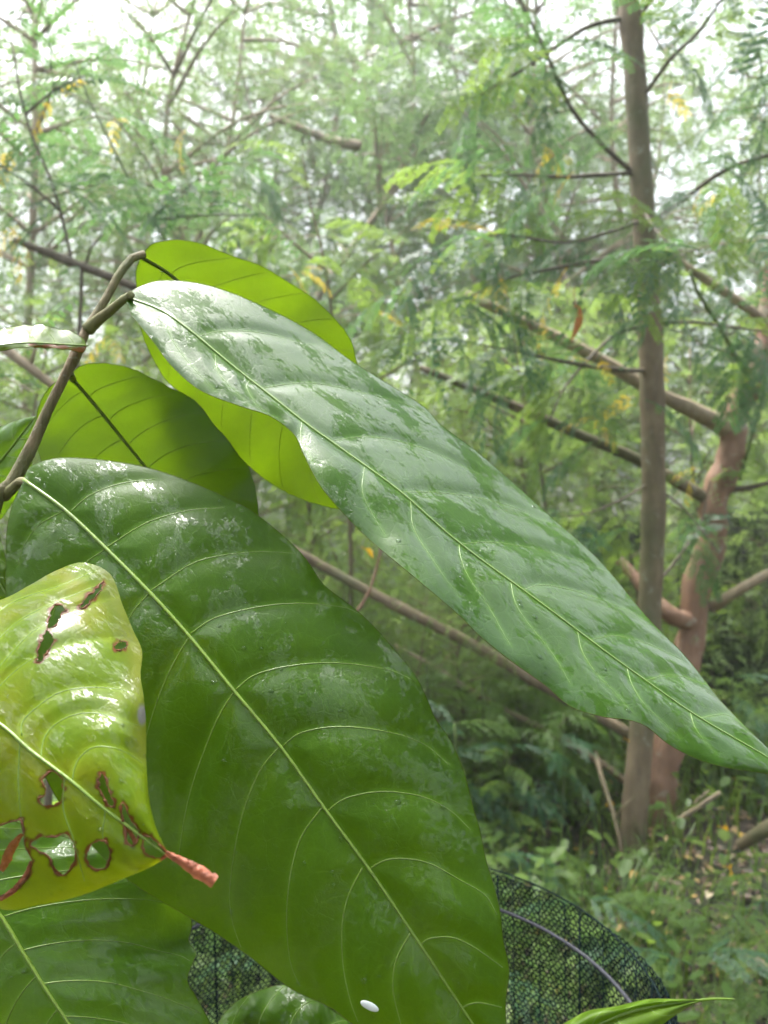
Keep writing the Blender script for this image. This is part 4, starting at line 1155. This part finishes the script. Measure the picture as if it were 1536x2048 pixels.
big_leaf('long narrow wet leaf reflecting the white sky, stretching to the right edge',
    [(250, 594, .512), (310, 616, .505), (365, 652, .497), (470, 734, .485), (600, 838, .472), (680, 896, .466), (797, 984, .458), (900, 1070, .452), (1037, 1174, .445), (1165, 1269, .44), (1285, 1356, .436), (1397, 1435, .434), (1533, 1515, .432), (1600, 1560, .432)],
    [(262, 628), (278, 648), (312, 690), (342, 730), (400, 780), (480, 812), (540, 832), (588, 868), (606, 905), (640, 970), (690, 1030), (740, 1080), (800, 1130), (850, 1172), (920, 1232), (960, 1272), (1020, 1320), (1090, 1370), (1140, 1412), (1200, 1432), (1280, 1446), (1340, 1490), (1400, 1520), (1460, 1536), (1536, 1548)],
    [(275, 575), (330, 561), (420, 572), (520, 610), (620, 662), (700, 720), (780, 770), (850, 815), (882, 850), (950, 900), (1020, 960), (1100, 1032), (1200, 1122), (1290, 1230), (1370, 1312), (1440, 1400), (1500, 1462), (1548, 1510)],
    M_B, [-.9, -1.2, -1.1, -1.0], [1.1, 1.8, 2.2, 2.0], veins=B_V, nu=240, nv=50, quilt=.0017, qs=.007, wave=.004, camber=.003, rib=(.0008, .00035), vr=.0002, drops=140, seed=9, ribmat=M_RIB_PALE)
# leaf G: the chewed yellowing one, nearest
G_H = [[(75, 1302), (92, 1265), (105, 1272), (103, 1290), (92, 1312), (72, 1325)], [(95, 1247), (105, 1215), (125, 1212), (130, 1225), (118, 1240), (105, 1255), (97, 1262)], [(158, 1214), (175, 1193), (205, 1166), (207, 1172), (182, 1202), (166, 1218)],
       [(228, 1296), (238, 1284), (253, 1285), (252, 1294), (238, 1301)], [(85, 1562), (95, 1545), (112, 1545), (126, 1565), (122, 1600), (100, 1612), (82, 1606), (80, 1598), (94, 1585)], [(195, 1562), (203, 1545), (215, 1570), (226, 1600), (222, 1614), (205, 1592)],
       [(240, 1610), (249, 1607), (262, 1640), (277, 1660), (270, 1690), (255, 1686), (250, 1660)], [(287, 1668), (310, 1680), (330, 1705), (325, 1716), (300, 1712), (288, 1700)],
       [(60, 1690), (75, 1675), (120, 1672), (136, 1669), (150, 1700), (152, 1720), (125, 1750), (105, 1735), (100, 1715), (75, 1700)], [(172, 1705), (185, 1685), (210, 1682), (221, 1705), (210, 1735), (190, 1738), (175, 1725)],
       [(-30, 1660), (5, 1650), (35, 1638), (45, 1640), (50, 1690), (66, 1730), (42, 1772), (0, 1792), (-30, 1790)]]
_r = np.random.default_rng(77)
G_H = [[tuple(p) for p in smooth_path(h + [h[0]], 34)[:-1] + np.convolve(_r.normal(0, 2.4, 68), [.3, .5, .3], 'same').reshape(34, 2)] for h in G_H]
def rims(px, r, u, vv):
    d = np.min([poly_dist(px, h) for h in G_H], axis=0)
    k = np.sin(px[:, 0] * .33 + 1) + np.sin(px[:, 1] * .27 + px[:, 0] * .12)
    return (.17, .055, .016), 1 - np.clip((d - 2.0 - 1.8 * k) / 4, 0, 1)
def pale_edge(px, r, u, vv):
    d = poly_dist(px, [(222, 1150), (246, 1212), (268, 1262), (284, 1310), (283, 1360), (290, 1420), (293, 1500)], False)
    return (.34, .35, .07), .5 * (1 - np.clip((d - 14) / 34, 0, 1))
def violet_glint(px, r, u, vv):  # violet-grey reflection at the leaf edge, painted into the colour
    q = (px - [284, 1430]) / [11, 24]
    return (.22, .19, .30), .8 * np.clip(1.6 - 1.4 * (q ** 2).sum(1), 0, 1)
def tipbrown(px, r, u, vv):
    d = np.hypot(px[:, 0] - 338, px[:, 1] - 1712)
    return (.22, .06, .03), 1 - np.clip((d - 12) / 14, 0, 1)
G_V = [[(43, 1470), (43, 1444), (70, 1416), (117, 1385), (176, 1375), (250, 1381), (280, 1395)], [(145, 1560), (147, 1540), (156, 1518), (180, 1496), (211, 1492), (250, 1502), (285, 1525)], [(-60, 1400), (0, 1330), (59, 1268), (129, 1229), (195, 1205), (235, 1195)],
       [(-90, 1370), (0, 1272), (59, 1229), (137, 1194), (211, 1164)], [(-120, 1340), (0, 1221), (120, 1172), (190, 1142)], [(-40, 1425), (0, 1370), (60, 1320), (140, 1290), (220, 1280), (270, 1290)],
       [(39, 1482), (37, 1530), (37, 1569), (43, 1639)], [(129, 1551), (127, 1616), (148, 1678), (170, 1760)], [(211, 1618), (207, 1678), (234, 1725), (262, 1744)], [(80, 1520), (90, 1470), (130, 1435), (190, 1425), (275, 1450)]]
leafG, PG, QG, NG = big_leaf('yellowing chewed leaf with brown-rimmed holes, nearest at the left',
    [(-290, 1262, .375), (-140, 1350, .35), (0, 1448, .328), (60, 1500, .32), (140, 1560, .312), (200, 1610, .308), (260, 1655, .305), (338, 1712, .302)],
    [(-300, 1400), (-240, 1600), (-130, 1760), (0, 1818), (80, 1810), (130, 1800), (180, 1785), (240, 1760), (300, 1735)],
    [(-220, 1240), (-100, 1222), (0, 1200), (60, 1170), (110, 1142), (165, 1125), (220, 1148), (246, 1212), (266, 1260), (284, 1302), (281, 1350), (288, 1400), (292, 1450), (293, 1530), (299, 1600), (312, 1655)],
    M_G, .15, [.8, .9, .7, .4], veins=G_V, nu=300, nv=110, quilt=.0011, qs=.005, wave=.003, camber=.006, rib=(.0009, .0005), vr=.0003, holes=G_H, stains_glints=[pale_edge, rims, violet_glint, tipbrown], drops=40, seed=10, curl=.15)
# its dried, rolled tip and the crumpled brown scraps hanging in the holes
M_TIP = flat_mat('dried_leaf_tip', (.33, .11, .06), .55, .35, .5, 260, (.4, .14, .06))
def strip(center, wpx, depth, twist, mat, nmn, seed):
    r = np.random.default_rng(seed)
    c = smooth_path(center, 26)
    t = np.linspace(0, 1, 27)
    tg = np.gradient(c, axis=0); nr = np.stack([-tg[:, 1], tg[:, 0]], -1); nr /= np.linalg.norm(nr, axis=1)[:, None]
    wd = np.interp(t, np.linspace(0, 1, len(wpx)), wpx)
    rows = []
    for v in np.linspace(-1, 1, 9):
        a = v * .75
        jag = r.normal(0, .05, 27) * wd
        q = c + nr * (wd * np.sin(a) / 1.0 + jag)[:, None]
        rows.append(at(q[:, 0], q[:, 1], depth + twist * t + (1 - math.cos(a)) * wd / FPX * .6 + r.normal(0, .0004, 27)))
    P = np.stack(rows, 1).reshape(-1, 3)
    i, j = np.meshgrid(np.arange(26), np.arange(8), indexing='ij')
    g = Geo(); g.add(P, np.stack([i * 9 + j, (i + 1) * 9 + j, (i + 1) * 9 + j + 1, i * 9 + j + 1], -1).reshape(-1, 4))
    part(nmn, g, mat, leafG, PB)
M_RIM = flat_mat('dried_leaf_edge', (.16, .062, .026), .6, .3, .6, 400, (.22, .08, .02))
gq = QG.reshape(-1, 3); gpx = topx(gq)
for hp in G_H:
    q = smooth_path(hp + [hp[0]], 60)[:-1]
    idx_ = [int(np.argmin(((gpx - a) ** 2).sum(1))) for a in q]
    pts = gq[idx_] + NG.reshape(-1, 3)[idx_] * .0002
    pts = (np.roll(pts, 1, 0) + pts * 2 + np.roll(pts, -1, 0)) / 4
    rr = np.clip(np.convolve(rng.normal(.00010, .00034, 64), np.ones(4) / 4, 'same')[2:63], 0, .0006) + .00006 + .00022 * (np.linspace(0, 1, 61) > .45) * (hp[0][1] > 1500) * rng.random()
    g = Geo(); g.tube(np.vstack([pts, pts[:1]]), rr, 6, False)
    part('hole_rim', g, M_RIM, leafG, PB)
strip([(332, 1706), (362, 1722), (395, 1742), (430, 1764)], [8, 14, 21, 19], .300, -.010, M_TIP, 'dried_tip', 1)
strip([(2, 1742), (14, 1716), (26, 1692), (44, 1668)], [8, 15, 13, 5], .322, .002, M_DRY, 'dried_scrap', 2)
strip([(0, 1800), (30, 1778), (52, 1750), (62, 1722)], [6, 9, 8, 4], .320, .0, M_TIP, 'dried_scrap', 3)
strip([(245, 1640), (262, 1668), (278, 1698), (290, 1718), (322, 1722)], [3, 6, 8, 7, 3], .306, .0, M_TIP, 'dried_scrap', 4)
strip([(98, 1716), (106, 1738), (124, 1752)], [4, 7, 4], .313, .0, M_TIP, 'dried_scrap', 5)
# stalks of the leaves whose bases lie beyond the picture
for a, b_ in [((-190, 1600, .44), (-.30, .50, 1.05)), ((420, 2090, .47), (-.33, .51, .9)), ((1010, 2150, .50), (-.34, .515, .85)), ((-290, 1262, .375), (-.28, .50, 1.17)), ((-150, 1090, .62), (-.27, .50, 1.2)), ((-160, 1010, .56), (-.265, .50, 1.22)), ]:
    A_, B_ = ats([a])[0], np.array(b_)
    g = Geo(); g.tube(smooth_path(np.array([B_, (A_ + B_) / 2 + [0, 0, .02], A_]), 14), [.004, .003, .0025], 8)
    part('leaf_stalk', g, M_PETIOLE, plant, PB)

# ------------------------------------------------------------------ haze added in place of veiling lens glare
s_ = N('glare_haze')
vol = s_.node('ShaderNodeVolumePrincipled', {'Color': (.93, .97, 1.0, 1), 'Density': .005, 'Anisotropy': .35})
o_ = s_.n.new('ShaderNodeOutputMaterial'); s_.l.new(vol.outputs[0], o_.inputs['Volume'])
g = Geo()
g.add(np.array([[x, y, z] for x in (-62, 62) for y in (-62, 62) for z in (-1.1, 13.0)], float), np.array([[0, 1, 3, 2], [4, 6, 7, 5], [0, 4, 5, 1], [2, 3, 7, 6], [0, 2, 6, 4], [1, 5, 7, 3]]))
tag(link('haze', g.mesh('haze', s_.m, False)), 'pale haze added between the trees in place of lens glare', 'haze', kind='stuff')

# things that would share a label are told apart by their order in the picture
from collections import defaultdict
same = defaultdict(list)
for o in COL.objects:
    if o.parent is None and 'category' in o and 'group' in o and 'viewpoint' not in o['label']:
        same[o['label']].append(o)
for lab, os_ in same.items():
    if len(os_) > 1:
        os_.sort(key=lambda o: o.location.x / max(.1, o.location.y))
        n = len(os_)
        names = ['the left one', 'the right one'] if n == 2 else ['the left one', 'the middle one', 'the right one'] if n == 3 else ['leftmost'] + ['%s from left' % w for w in ('second', 'third', 'fourth', 'fifth', 'sixth')[:n - 2]] + ['rightmost']
        for o, w in zip(os_, names):
            o['label'] = lab + ', ' + w
